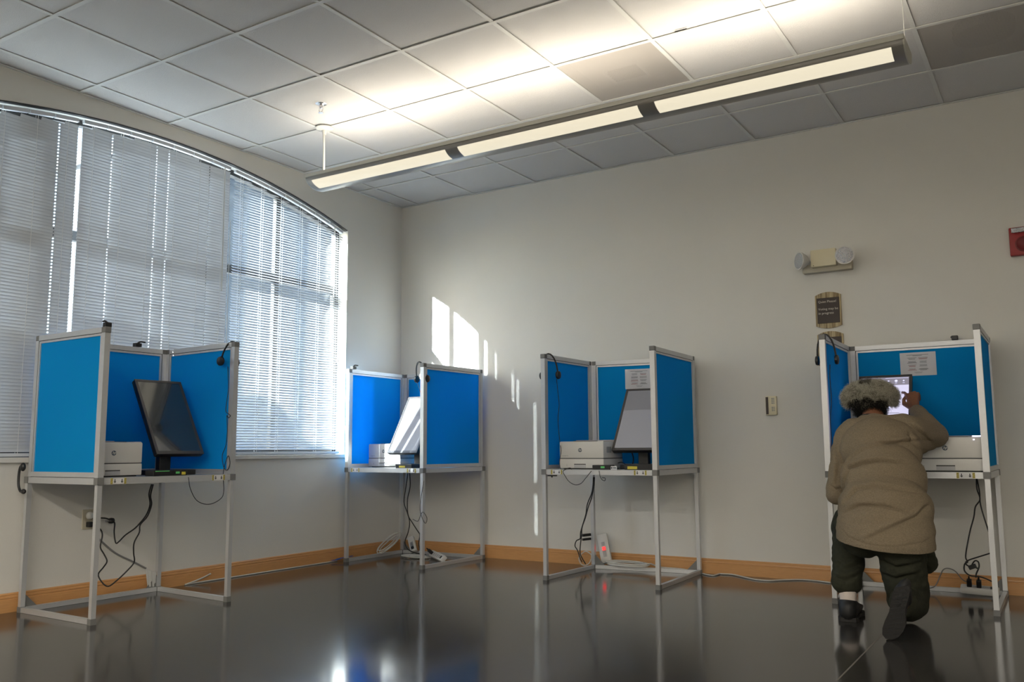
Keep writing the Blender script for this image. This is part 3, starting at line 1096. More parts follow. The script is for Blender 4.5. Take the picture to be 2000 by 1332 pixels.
b = BOOTHS[1][1]
t1, p1 = headset((0.735, -2.498, 1.528), (0, 1, 0), (1, 0, 0), 'black headset hung over the right wing of the window-wall booth', ang=-0.03, r=0.055, vr=0.105)
t2, p2 = headset((0.865, -0.835, 1.532), (1, 0, 0), (0, 1, 0), 'black headset hung over the front corner of the corner booth', ang=0.03, r=0.047, vr=0.110)
t3, p3 = headset((1.967, -0.79, 1.528), (1, 0, 0), (0, 1, 0), 'black headset hung on the left wing of the back-wall booth', ang=0.02, r=0.062, vr=0.130)
t4, p4 = headset((3.826, -0.77, 1.528), (1, 0, 0), (0, 1, 0), 'black headset hung on the left wing of the booth being used', ang=0.03, r=0.052, vr=0.130)



def hcord(t, pts):
    return obj('headset_cord', MB().tube(pts, 0.0022, 6, 5), 'cable_black', t, True, origin=pts[0])


X = 0.73
pp = [(445, 716), (446, 760), (441, 800), (446, 808), (450, 812), (446, 816), (443, 812), (444, 840), (441, 870), (434, 890), (437, 912), (444, 918), (449, 905), (446, 890), (440, 905), (436, 925), (437, 960), (430, 975),
      (408, 985), (385, 978), (372, 955), (368, 932)]
c1 = [at(x, y, 1, -2.535) for x, y in pp[:16]] + [at(x, y, 0, 0.815) for x, y in pp[16:]]
hcord(t1, c1)
hcord(t2, [p2[0] - Vector((0, 0, 0.02))] + [at(829, y, 1, -0.79) for y in (800, 860, 905)] + [at(828, 935, 1, -0.83)] + [at(x, y, 1, -0.868) for x, y in ((822, 975), (821, 1000), (830, 1022), (834, 1012), (826, 1000), (821, 1008), (816, 1018), (806, 1014))])
pp = [(1087, 740), (1089, 760), (1092, 790), (1090, 820), (1093, 860), (1096, 890), (1093, 902), (1096, 918), (1107, 920), (1116, 917), (1112, 914), (1100, 920), (1104, 930), (1112, 941), (1124, 947), (1135, 944), (1143, 935), (1155, 920)]
c3 = [at(x, y, 0, 2.012) for x, y in pp[:6]] + [at(x, y, 1, -0.848) for x, y in pp[6:11]] + [at(x, y, 1, -0.885) for x, y in pp[11:]]
c3[5] = at(1096, 880, 1, -0.83)
hcord(t3, c3)
pp = [(1621, 712), (1621, 740), (1624, 780), (1622, 820), (1624, 860), (1622, 900)]
hcord(t4, [at(x, y, 0, 3.856) for x, y in pp])


def clip(c, e, label, s=1.0):
    c, e = Vector(c), Vector(e).normalized()
    t = thing('headset_hook', c, label, 'hook', 'black hooks on top of the booths')
    Z = Vector((0, 0, 1))
    obj('clamp', MB().beam(c - e * 0.020 * s + Z * 0.012, c + e * 0.020 * s + Z * 0.012, 0.034, 0.022), 'black', t)
    obj('arm', MB().tube([c + Z * 0.02, c + Z * 0.034 + e * 0.02, c + e * 0.055 * s + Z * 0.034], 0.006, 6), 'black', t)
    return t


clip((0.735, -3.33, 1.525), (-1, 0, 0), 'black hook on the left wing top of the window-wall booth', 0.7)
clip((0.076, -2.69, 1.525), (0, 1, 0), 'black hook on the back panel top of the window-wall booth')
clip((0.12, -0.75, 1.525), (0, 1, 0), 'black hook on the left wing top of the corner booth')
q = at(1865, 658, 1, -0.062)
t = thing('camera_module', (q.x, -0.062, 1.525), 'small black block on top of the back panel of the booth being used', 'block')
obj('block', MB().rbox((q.x - 0.018, -0.085, 1.5255), (q.x + 0.018, -0.045, 1.552), 0.003), 'black', t)
obj('side_pin', MB().rbox((q.x - 0.024, -0.075, 1.540), (q.x - 0.016, -0.06, 1.548), 0.002), 'black', t)
# telephone-like handset on the outside of booth 1
t = thing('handset', (0.04, -3.38, 0.74), 'black handset loop hanging outside the window-wall booth, far left', 'handset')
hp = [at(x, y, 1, -3.375) for x, y in ((45, 908), (40, 912), (37, 925), (36, 945), (39, 958), (45, 962))]
obj('loop', MB().tube(hp, 0.007, 8), 'black', t, True)
obj('head', MB().sph(at(45, 912, 1, -3.372), (0.018, 0.014, 0.024)), 'black', t, True)
obj('foot', MB().sph(at(46, 960, 1, -3.372), (0.018, 0.012, 0.014)), 'black', t, True)

# ------------------------------------------------------------------ cables, power strips
G = 'black power cables under the tables'
pl1 = 0.30
cord('power_cable', [at(x, y, 0, v) for x, y, v in ((296, 946, 0.35), (291, 965, 0.33), (293, 985, 0.3), (286, 1005, 0.28), (273, 1022, 0.25), (262, 1033, 0.22), (245, 1045, 0.16), (232, 1058, 0.12), (226, 1060, 0.1),
                                                      (223, 1040, 0.08), (224, 1022, 0.06), (218, 1017, 0.05), (205, 1012, 0.05), (180, 1012, 0.03))], 0.0042, 'cable_black',
     'upper black cable curling down to the outlet under the window-wall booth', 'cable', G)
cord('power_cable', [at(x, y, 0, v) for x, y, v in ((299, 946, 0.36), (294, 968, 0.34), (296, 985, 0.3), (288, 1008, 0.28), (274, 1025, 0.25), (272, 1040, 0.25), (262, 1060, 0.24), (261, 1080, 0.22), (262, 1098, 0.2),
                                                      (248, 1115, 0.18), (230, 1132, 0.16), (212, 1145, 0.14), (200, 1138, 0.12), (192, 1122, 0.1), (202, 1108, 0.08), (209, 1096, 0.07), (203, 1082, 0.05), (196, 1068, 0.04),
                                                      (200, 1045, 0.035), (194, 1032, 0.03), (176, 1026, 0.02))], 0.0042, 'cable_black',
     'long black cable looping low beneath the window-wall booth', 'cable', G)
c = at(217, 1017, 0, 0.055)
t = thing('cable_plug', c, 'black round cable coupling hanging beside the outlet', 'plug')
obj('body', MB().lathe(c - Vector((0, 0.02, 0)), (0, 1, 0), [(0.008, 0), (0.016, 0.008), (0.018, 0.02), (0.016, 0.034), (0.006, 0.042)], n=12), 'black', t, 'auto')
obj('collar', MB().cyl(c - Vector((0, 0.035, 0)), c - Vector((0, 0.018, 0)), 0.007, n=10), 'cable_grey', t)
# outlet
oc = at(171, 1014, 0, 0.0)
t = thing('wall_outlet', (0, oc.y, oc.z), 'white wall outlet with a plug, under the window-wall booth', 'outlet')
obj('cover_plate', MB().rbox((0.0, oc.y - 0.036, oc.z - 0.058), (0.007, oc.y + 0.036, oc.z + 0.058), 0.002), 'creamdark', t)
obj('night_plug', MB().sph((0.022, oc.y, oc.z + 0.022), (0.022, 0.022, 0.024)), 'white', t, True, label='round white plug')
obj('plug', MB().rbox((0.006, oc.y - 0.014, oc.z - 0.045), (0.04, oc.y + 0.014, oc.z - 0.015), 0.004), 'black', t)
# grey raceway running to the floor
cord('cable_raceway', [at(x, y, 0, 0.012) for x, y in ((192, 1052), (225, 1080), (262, 1098), (285, 1110))], 0.006, 'cable_grey', 'grey cable running diagonally down the wall to the booth foot')
t = thing('plastic_tag', (0.075, -2.49, 0.03), 'crumpled clear plastic wrap at the rear foot of the window-wall booth', 'plastic wrap')
mb = MB()
for k in range(5):
    q0 = at(284 + k * 4, 1113 + k, 0, 0.07 + 0.004 * k)
    q1 = at(288 + k * 3.2, 1146, 0, 0.07 + 0.003 * (k % 2))
    mb.prism([q0, q0 + Vector((0.003, 0.016, 0.0)), q1 + Vector((-0.002, 0.012, 0)), q1], (0.001 + 0.002 * (k % 2), 0, 0))
obj('film', mb, 'plastic_clear', t)

# white extension lead from booth 1 along the baseboard to booth 2
pp = [(322, 1124), (335, 1131), (345, 1139), (357, 1140), (375, 1135), (400, 1131), (430, 1130), (470, 1123), (500, 1118), (520, 1115), (550, 1109), (575, 1107), (600, 1101), (625, 1098), (643, 1094)]
cl = []
for i, (x, y) in enumerate(pp):
    q = at(x, y, 2, 0.005)
    q.x = max(0.026, q.x)
    cl.append(q)
cl[0].z = 0.05
cl[1].z = 0.025
cord('extension_lead', cl, 0.005, 'cable_white', 'white extension lead lying along the left baseboard')
t = thing('painters_tape', at(655, 1093, 2, 0.0), 'blue painter\'s tape holding the white lead by the corner booth leg', 'tape')
a = at(642, 1095, 2, 0.014)
a.x = max(a.x, 0.045)
b_ = at(688, 1086, 2, 0.034)
mb = MB()
K = 8
pts = [a.lerp(b_, k / K) + Vector((R.uniform(-0.006, 0.006), R.uniform(-0.004, 0.004), R.uniform(0, 0.006))) for k in range(K + 1)]
for k in range(K):
    mb.beam(pts[k], pts[k + 1], 0.034 + R.uniform(-0.008, 0.008), 0.001)
obj('strip', mb, 'tape', t)


def coil(c, rx, ry, turns, r, mt, label, group, tail=(), tilt=0.0, zoff=0.006, seed=1, ang=0):
    rr = random.Random(seed)
    pts = []
    n = 12
    for k in range(turns * n + 1):
        th = 2 * PI * k / n + ang
        wob = 1 + 0.16 * math.sin(k * 0.37 + seed) + rr.uniform(-0.05, 0.05)
        x, y = rx * wob * math.cos(th), ry * wob * math.sin(th)
        pts.append(Vector((c[0] + x + 0.012 * math.sin(k * 0.21), c[1] + y * math.cos(tilt), c[2] + zoff + y * math.sin(tilt) + 0.0035 * (k / n) + abs(ry * math.sin(tilt)))))
    pts += [Vector(q) for q in tail]
    return cord('coiled_lead', pts, r, mt, label, 'cable', group, sub=2)


G = 'coiled white leads by the wall'
q = at(752, 1076, 1, -0.20)
coil((0.16, -0.33, 0.03), 0.05, 0.14, 3, 0.0045, 'cable_white', 'white looped lead on the floor inside the corner booth, by its left rail', G, tilt=0.5, seed=3)
q = at(1222, 1100, 1, -0.19)
coil((q.x, -0.16, 0.028), 0.155, 0.035, 5, 0.005, 'cable_white', 'white coiled lead lying on the rear rail of the back-wall booth', G, tail=[at(1290, 1108, 1, -0.08), at(1330, 1111, 1, -0.07), at(1362, 1117, 1, -0.05)], tilt=0.25, seed=5)
q = at(1140, 1092, 1, -0.22)
coil((q.x, -0.22, 0.01), 0.055, 0.055, 1, 0.004, 'cable_white', 'single loop of white lead standing beside the power strip of the back-wall booth', G, tilt=1.2, seed=8)
coil((0.42, -0.30, 0.0), 0.12, 0.07, 3, 0.0045, 'cable_white', 'white lead coiled on the floor behind the front leg of the corner booth', G, seed=9)
# lead from booth 3 to booth 4
pp = [(1370, 1120), (1392, 1124), (1405, 1121), (1418, 1119), (1435, 1122), (1470, 1131), (1500, 1134), (1525, 1133), (1560, 1132), (1590, 1134), (1622, 1138)]
cord('extension_lead', [at(x, y, 2, 0.005) if at(x, y, 2, 0.005).y < -0.03 else Vector((at(x, y, 2, 0.005).x, -0.03, 0.006)) for x, y in pp], 0.005, 'cable_white',
     'white extension lead running along the back baseboard to the kneeling person')
cord('power_lead', [at(x, y, 1, v) for x, y, v in ((1808, 1150, -0.16), (1826, 1145, -0.12), (1836, 1125, -0.08), (1842, 1113, -0.06), (1852, 1110, -0.05), (1866, 1116, -0.05), (1880, 1132, -0.08), (1892, 1138, -0.1))], 0.0035,
     'cable_grey', 'thin grey lead arching beside the person to the power strip')


def power_strip(p0, p1, up, label, lit=False, w_=0.055, h_=0.038, plugs=()):
    p0, p1, up = Vector(p0), Vector(p1), Vector(up).normalized()
    e = (p1 - p0).normalized()
    up = (up - e * up.dot(e)).normalized()
    s = e.cross(up)
    L = (p1 - p0).length
    mx = Matrix((e, s, up)).transposed().to_4x4()
    mx.translation = p0
    t = thing('power_strip', p0.lerp(p1, .5), label, 'power strip', 'white power strips')
    obj('case', MB().rbox((0, -w_ / 2, 0), (L, w_ / 2, h_), 0.008, mx), 'white', t, 'auto')
    for k in range(5):
        u = 0.06 + k * (L - 0.11) / 5
        so_ = obj('socket', MB().rbox((u, -0.014, h_ - 0.001), (u + 0.026, 0.014, h_ + 0.001), 0.0008, mx), 'whiteside', t)
        obj('slot', MB().rbox((u + 0.006, -0.006, h_ + 0.0005), (u + 0.008, -0.001, h_ + 0.0014), 0.0002, mx).rbox((u + 0.016, -0.006, h_ + 0.0005), (u + 0.018, -0.001, h_ + 0.0014), 0.0002, mx), 'groove', so_)
    sx_ = L * 0.45 if lit else L - 0.045
    obj('switch', MB().rbox((sx_, -0.012, h_ - 0.001), (sx_ + 0.026, 0.012, h_ + 0.004), 0.001, mx), 'ledred' if lit else 'black', t, label='glowing red switch' if lit else None)
    for u in plugs:
        pg = obj('plug', MB().rbox((u, -0.012, h_), (u + 0.026, 0.014, h_ + 0.045), 0.004, mx), 'black', t)
        obj('plug_neck', MB().cyl(mx @ Vector((u + 0.013, 0, h_ + 0.04)), mx @ Vector((u + 0.013, 0, h_ + 0.065)), 0.006, 0.004, n=8), 'black', pg)
    return t


a, b = at(838, 1070, 1, -0.28), at(876, 1087, 1, -0.34)
power_strip((a.x, -0.22, 0.02), (b.x + 0.03, -0.42, 0.012), (-0.3, -0.8, 0.7), 'white power strip lying on the floor of the corner booth, right half', plugs=(0.05,))
power_strip((0.235, -0.12, 0.13), (0.32, -0.18, 0.02), (0.3, -1, 0.4), 'white power strip leaning on the baseboard behind the corner booth cables')
power_strip((1.992, -0.050, 0.235), (2.050, -0.085, 0.030), (0.25, -1, 0.25), 'white power strip with glowing red switch leaning beside the rear leg of the back-wall booth', lit=True, w_=0.080)
a, b = at(1893, 1146, 1, -0.22), at(1945, 1152, 1, -0.22)
power_strip((4.40, -0.20, 0.028), (4.63 - 0.03, -0.20, 0.022), (0, -0.4, 1), 'white power strip with two black plugs below the booth being used', plugs=(0.035, 0.085))

G = 'black power cables under the tables'
yb2 = -0.45
for k, (pp, lb) in enumerate((
        ([(797, 921), (793, 950), (789, 980), (795, 1000), (800, 1020), (797, 1040), (791, 1058), (796, 1072), (812, 1080), (830, 1083)], 'left of the two black cables twisting down below the corner booth'),
        ([(800, 921), (801, 950), (796, 975), (797, 1005), (806, 1022), (815, 1036), (820, 1045), (818, 1060), (820, 1075)], 'right of the two black cables twisting down below the corner booth'))):
    cord('power_cable', [at(x, y, 1, yb2 if y < 1060 else yb2 - 0.04) for x, y in pp], 0.004, 'cable_black', lb, 'cable', G)
cord('power_cable', [at(x, y, 2, 0.006) for x, y in ((832, 1084), (815, 1079), (803, 1082), (800, 1087), (815, 1089), (832, 1086))], 0.004, 'cable_black', 'black cable loop on the floor of the corner booth', 'cable', G)
y3 = -0.30
for k, (pp, lb) in enumerate((
        ([(1159, 932), (1158, 950), (1155, 965), (1147, 985), (1144, 1005), (1138, 1025), (1134, 1040), (1133, 1052), (1126, 1056), (1123, 1066), (1128, 1075), (1133, 1090), (1137, 1098)], 'black cable hanging left of its twin below the back-wall booth'),
        ([(1161, 932), (1160, 948), (1156, 970), (1149, 990), (1143, 1012), (1137, 1030), (1136, 1045), (1134, 1060), (1133, 1080), (1138, 1092), (1144, 1102)], 'black cable hanging right of its twin below the back-wall booth'))):
    cord('power_cable', [at(x, y, 1, y3) for x, y in pp], 0.0042, 'cable_black', lb, 'cable', G)
c = at(1139, 1049, 1, -0.27)
t = thing('cable_plug', c, 'pair of black plugs stuck on the rear leg of the back-wall booth', 'plug')
obj('upper_plug', MB().beam(c + Vector((-0.005, 0, 0.012)), c + Vector((0.035, 0.05, 0.016)), 0.02, 0.018), 'black', t)
obj('lower_plug', MB().beam(c + Vector((-0.005, 0, -0.018)), c + Vector((0.035, 0.05, -0.014)), 0.02, 0.016), 'black', t)
y4 = -0.28
for k, (pp, lb) in enumerate((
        ([(1907, 935), (1908, 955), (1914, 975), (1905, 990), (1902, 1010), (1894, 1040), (1886, 1085), (1890, 1097), (1884, 1102), (1884, 1115), (1895, 1124), (1912, 1126), (1925, 1130), (1940, 1137)], 'black cable curling to the floor at the right of the person'),
        ([(1908, 935), (1913, 960), (1915, 985), (1925, 1020), (1934, 1046)], 'black cable running from the table to the right leg of the booth being used'),
        ([(1936, 1080), (1910, 1088), (1892, 1094), (1886, 1099), (1889, 1104), (1898, 1108)], 'black cable reaching the right leg above the power strip'),
        ([(1896, 1108), (1900, 1100), (1905, 1095), (1911, 1098), (1912, 1108), (1907, 1120), (1906, 1128)], 'small black cable loop above the two plugs'))):
    cord('power_cable', [at(x, y, 1, y4) for x, y in pp], 0.004, 'cable_black', lb, 'cable', G)
c = at(1899, 1107, 1, y4)
t = thing('cable_plug', c, 'black cable coupling hanging above the power strip of the booth being used', 'plug')
obj('body', MB().rbox((-0.02, -0.012, -0.012), (0.022, 0.012, 0.012), 0.004, Matrix.Translation(c) @ Matrix.Rotation(-0.4, 4, 'Y')), 'black', t)
obj('strain_relief', MB().cyl(c + Vector((0.015, 0, 0)), c + Vector((0.034, 0, -0.012)), 0.006, 0.004, n=8), 'black', t)
# cables behind the grey screen of booth 3 and a curl below the table edge
cord('screen_cable', [at(x, y, 1, -0.42) for x, y in ((1222, 868), (1233, 882), (1237, 896), (1235, 910))], 0.004, 'cable_black', 'black cable arching under the grey screen of the back-wall booth')
cord('screen_cable', [at(x, y, 1, -0.55) for x, y in ((1195, 910), (1205, 905), (1215, 903), (1225, 910), (1232, 914), (1238, 912))], 0.003, 'cable_black', 'thin black wire coiled between printer and screen base, back-wall booth')
cord('reader_cord', [at(x, y, 1, -0.872) for x, y in ((1170, 919), (1172, 930), (1176, 937), (1181, 939), (1182, 934), (1176, 933))], 0.002, 'cable_black', 'small curl of cord below the black box of the back-wall booth', 'cord')
for (x, y, ax, v, lb) in ((1087, 928, 1, -0.845, 'left'),):
    c = at(1078, 929, 1, -0.80)
    t = thing('table_bracket', c, 'small dark bracket under the table edge of the back-wall booth', 'bracket')
    obj('plate', MB().rbox(c - Vector((0.03, 0.02, 0.004)), c + Vector((0.03, 0.02, 0.004)), 0.001), 'cap', t)
    obj('stud', MB().cyl(c - Vector((0, 0, 0.012)), c, 0.006, n=8), 'black', t)

# ------------------------------------------------------------------ pendant light
LY = -1.87
X0, X1 = 0.795, 4.495
ZR = 2.690
pend = thing('pendant_light', ((X0 + X1) / 2, LY, ZR), 'long lit linear pendant light under the ceiling', 'light')
HW, DP = 0.115, 0.066
K = 24


def under(t_):  # t 0..1 across the curved underside
    th = PI * t_
    return (-HW * math.cos(th), -DP * math.sin(th) ** 0.9)


def shell(x0, x1, t0, t1, off, mt, name, par, lift=0.0):
    mb = MB()
    n = max(4, int(K * (t1 - t0)))
    A, Bv = [], []
    for i in range(n + 1):
        y, z = under(t0 + (t1 - t0) * i / n)
        A.append((y, z))
        k = 1 - off
        Bv.append((y * k, z * k))
    vs = []
    for x in (x0, x1):
        for y, z in A:
            vs.append((x, LY + y, ZR + z))
        for y, z in Bv:
            vs.append((x, LY + y, ZR + z))
    m_ = n + 1
    fs = []
    for i in range(n):
        fs.append((i, i + 1, 2 * m_ + i + 1, 2 * m_ + i))
        fs.append((m_ + i, 3 * m_ + i, 3 * m_ + i + 1, m_ + i + 1))
        for o_ in (0, 2 * m_):
            fs.append((o_ + i, o_ + m_ + i, o_ + m_ + i + 1, o_ + i + 1))
    for i in (0, n):
        fs.append((i, 2 * m_ + i, 3 * m_ + i, m_ + i))
    return obj(name, mb.add(vs, fs), mt, par, smooth='auto')


# structural shell in strips so the diffusers sit in real openings
D0, D1 = 0.12, 0.42
segs = [(0.84, 1.945), (2.035, 3.20), (3.295, 4.445)]
shell(X0, X1, 0.0, D0, 0.10, 'fix', 'housing_edge', pend)
shell(X0, X1, D1, 0.68, 0.10, 'fix', 'housing_spine', pend)
shell(X0, X1, 1 - D0, 1.0, 0.10, 'fix', 'housing_edge', pend)
bars = [(X0, 0.84), (1.945, 2.035), (3.20, 3.295), (4.445, X1)]
for a, b in bars:
    shell(a, b, D0, D1, 0.10, 'fix', 'housing_bridge', pend)
    shell(a, b, 0.68, 1 - D0, 0.10, 'fix', 'housing_bridge', pend)
for a, b in segs:
    shell(a, b, D0, D1, 0.07, 'diff', 'diffuser', pend)
    shell(a, b, 0.68, 1 - D0, 0.07, 'diff', 'diffuser', pend)
# rims and end caps
for s in (-1, 1):
    obj('rim', MB().box((X0 - 0.006, LY + s * HW - 0.006, ZR - 0.004), (X1 + 0.006, LY + s * HW + 0.006, ZR + 0.018)), 'fixend', pend)
for x, s in ((X0, -1), (X1, 1)):
    poly = [(x, LY + under(i / 16)[0], ZR + under(i / 16)[1]) for i in range(17)]
    obj('end_cap', MB().prism([(x, LY - HW, ZR + 0.018)] + poly + [(x, LY + HW, ZR + 0.018)], (s * 0.006, 0, 0)), 'fixend', pend)
# tubes and reflectors inside, open to the ceiling
for a, b in segs:
    obj('lamp_tube', MB().cyl((a + 0.02, LY, ZR - 0.03), (b - 0.02, LY, ZR - 0.03), 0.013, n=12), 'tube', pend, True)
    ld = bpy.data.lights.new('uplight', 'AREA')
    ld.shape = 'RECTANGLE'
    ld.size = (b - a) - 0.05
    ld.size_y = 0.17
    ld.energy = 0.66
    ld.color = (1.0, 0.90, 0.76)
    lo = bpy.data.objects.new('uplight', ld)
    COL.objects.link(lo)
    lo.parent = pend
    lo.location = Vector(((a + b) / 2, LY, ZR + 0.005)) - Vector(pend.location)
    lo.rotation_euler = (PI, 0, 0)
for x, cb in ((0.845, 1), (4.49, 0)):
    if cb:
        sm = obj('canopy', MB().lathe((x, LY, H - 0.003), (0, 0, -1), [(0.060, 0), (0.062, 0.006), (0.05, 0.014), (0.018, 0.02), (0.012, 0.05)], n=28), 'rod', pend, 'auto')
        obj('suspension_cable', MB().tube([(x - 0.006, LY, H - 0.04), (x, LY, H - 0.2), (x + 0.002, LY, ZR + 0.015)], 0.0075, 8), 'rod', pend, True)
    else:
        obj('suspension_cable', MB().cyl((x, LY, H), (x, LY, ZR + 0.015), 0.0018, n=6), 'rod', pend)

# unseen copies of the fixture, added behind the viewer as fill light
def copy_tree(o, parent=None):
    c = o.copy()
    COL.objects.link(c)
    c.parent = parent
    for ch in list(o.children):
        copy_tree(ch, c)
    return c


for (dx, dy, lb) in ((0.0, -4.7, 'added fill pendant over the rear left part of the room'), (3.9, -4.7, 'added fill pendant over the rear right part of the room'),
                     (0.0, -6.6, 'added fill pendant near the far rear wall, left'), (3.9, -6.6, 'added fill pendant near the far rear wall, right')):
    c = copy_tree(pend)
    c.location.x += dx
    c.location.y += dy
    c['label'] = lb
    c['group'] = 'unseen pendant lights added to fill the room'
    for a, b in segs:
        ld = bpy.data.lights.new('fill_downlight', 'AREA')  # extra area lamp added under each copy to brighten the room
        ld.shape = 'RECTANGLE'
        ld.size = (b - a) - 0.05
        ld.size_y = 0.16
        ld.energy = 4.6
        ld.color = (1.0, 0.93, 0.82)
        lo = bpy.data.objects.new('fill_downlight', ld)
        COL.objects.link(lo)
        lo.parent = c
        lo.location = Vector(((a + b) / 2, LY, ZR - DP - 0.012)) - Vector(pend.location)

# sprinkler
t = thing('fire_sprinkler', (1.109, -2.174, H), 'small chrome fire sprinkler in the ceiling near the pendant rod', 'sprinkler')
zc = H + 0.008
obj('escutcheon', MB().lathe((1.109, -2.174, zc), (0, 0, -1), [(0.036, 0), (0.038, 0.003), (0.03, 0.008), (0.014, 0.012)], n=24), 'steel', t, 'auto')
obj('body', MB().lathe((1.109, -2.174, zc - 0.01), (0, 0, -1), [(0.013, 0), (0.011, 0.02), (0.006, 0.024)], n=12), 'steel', t, 'auto')
for s in (-1, 1):
    obj('frame_arm', MB().tube([(1.109 + s * 0.010, -2.174, zc - 0.025), (1.109 + s * 0.016, -2.174, zc - 0.045), (1.109, -2.174, zc - 0.060)], 0.0025, 6), 'steel', t, True)
obj('deflector', MB().cyl((1.109, -2.174, zc - 0.063), (1.109, -2.174, zc - 0.060), 0.016, n=16), 'steel', t)


def vent(i, j, label, kind):
    x0, x1, y1, y0 = xs[i], xs[i + 1], yl[j], yl[j + 1]
    cx, cy = (x0 + x1) / 2, (y0 + y1) / 2
    t = thing('ceiling_vent', (cx, cy, H), label, 'vent', 'perforated vent panels in the ceiling')
    obj('perforated_panel', MB().box((x0 + 0.010, y0 + 0.010, H + 0.0012), (x1 - 0.010, y1 - 0.010, H + 0.0022)), 'perf', t)
    du = MB()
    for a, b in (((x0, y0, H + 0.002), (x0 + 0.004, y1, H + 0.09)), ((x1 - 0.004, y0, H + 0.002), (x1, y1, H + 0.09)), ((x0, y0, H + 0.002), (x1, y0 + 0.004, H + 0.09)), ((x0, y1 - 0.004, H + 0.002), (x1, y1, H + 0.09)),
                 ((x0, y0, H + 0.085), (x1, y1, H + 0.09))):
        du.box(a, b)
    obj('duct_box', du, 'whiteside', t)
    if kind == 0:
        for k in range(5):
            obj('deflector_blade', MB().box((cx - 0.10, cy - 0.02 + k * 0.028, H + 0.008), (cx + 0.10, cy - 0.012 + k * 0.028, H + 0.03)), 'groove', t)
        for s in (-1, 1):
            obj('deflector_bracket', MB().box((cx + s * 0.11 - 0.006, cy - 0.06, H + 0.006), (cx + s * 0.11 + 0.006, cy + 0.12, H + 0.03)), 'white', t)
    else:
        obj('round_duct', MB().lathe((cx, cy, H + 0.012), (0, 0, 1), [(0.15, 0), (0.15, 0.06), (0.13, 0.065)], n=28), 'groove', t, 'auto')
    return t


vent(5, 2, 'perforated square ceiling vent beside the pendant light', 0)
vent(8, 1, 'perforated square ceiling vent with round duct at the upper right', 1)
q0, q1 = at(1318, 62, 2, H - 0.005), at(1341, 56, 2, H - 0.005)  # black strip put in where the grid has a dark gap
tag(obj('grid_gap', MB().beam(q0, q1, 0.006, 0.004), 'black', origin=q0), 'tiny black strip standing for a gap in the ceiling grid above the pendant', 'clip')

# ------------------------------------------------------------------ wall items
# emergency light
ec = Vector((3.695, 0, 2.118))
t = thing('emergency_light', ec, 'cream emergency light with two round lamp heads high on the back wall', 'emergency light')
obj('back_box', MB().rbox((3.545, -0.055, 2.045), (3.865, -0.0005, 2.125), 0.006), 'creamdark', t, 'auto')
obj('cover', MB().rbox((3.612, -0.10, 2.075), (3.775, -0.05, 2.190), 0.005), 'cream', t, 'auto')
obj('test_button', MB().cyl((3.63, -0.101, 2.083), (3.63, -0.10, 2.083), 0.003, n=8), 'black', t)
for (c, ax, nm) in (((3.560, -0.09, 2.125), (-0.72, -0.70, 0.02), 'left'), ((3.835, -0.09, 2.130), (0.05, -1.0, -0.05), 'right')):
    c, ax = Vector(c), Vector(ax).normalized()
    hd = obj('lamp_head', MB().lathe(c - ax * 0.03, ax, [(0.025, 0), (0.042, 0.015), (0.060, 0.05), (0.062, 0.062), (0.058, 0.062)], n=28), 'white', t, 'auto')
    obj('lamp_lens', MB().lathe(c - ax * 0.03, ax, [(0.055, 0.058), (0.053, 0.064), (0.030, 0.068), (0.005, 0.069)], n=28), 'lens', hd, 'auto')
    obj('swivel', MB().cyl(c - ax * 0.03, Vector((c.x + (0.03 if nm == 'left' else -0.02), -0.03, 2.11)), 0.018, n=12), 'white', hd)


def plate_sign(cx, z0, z1, wd, label, words):
    t = thing('wall_sign', (cx, 0, (z0 + z1) / 2), label, 'sign', 'veneer signs by the right booth')
    hw = wd / 2
    n = 10
    poly = []
    for i in range(n + 1):
        u = -1 + 2 * i / n
        poly.append((cx + u * hw, -0.0006, z1 - 0.022 * u * u))
    for i in range(n + 1):
        u = 1 - 2 * i / n
        poly.append((cx + u * hw, -0.0006, z0 + 0.018 * u * u))
    obj('veneer_board', MB().prism(poly, (0, -0.010, 0)), 'veneer', t)
    pt = obj('text_plate', MB().rbox((cx - hw * 0.86, -0.016, z0 + 0.035), (cx + hw * 0.86, -0.010, z1 - 0.040), 0.001), 'brown', t)
    for s, dz in words:
        text('lettering', s, 0.0222, (cx - hw * 0.76, -0.0162, z1 - dz), (1, 0, 0), (0, 0, 1), 'letter', pt, 0.0003)


plate_sign(3.692, 1.665, 1.912, 0.168, 'veneer sign reading Quiet Please, Voting may be in progress', (('Quiet Please!', 0.073), ('Voting may be', 0.123), ('in progress', 0.151)))
plate_sign(3.695, 1.40, 1.645, 0.168, 'lower veneer sign half hidden behind the headset of the booth being used', ())

t = thing('thermostat', (3.283, 0, 1.16), 'cream wall thermostat with a dark strip, between two booths', 'thermostat')
obj('case', MB().rbox((3.248, -0.028, 1.094), (3.322, -0.0005, 1.224), 0.004), 'cream', t, 'auto')
obj('dark_strip', MB().rbox((3.251, -0.031, 1.10), (3.268, -0.027, 1.218), 0.001), 'brown', t)
for z in (1.208, 1.197, 1.186, 1.175, 1.147, 1.136, 1.125):
    obj('button', MB().box((3.290, -0.0295, z - 0.0035), (3.300, -0.0275, z + 0.0025)).box((3.303, -0.0295, z - 0.0035), (3.310, -0.0275, z + 0.0025)), 'inkgrey', t)

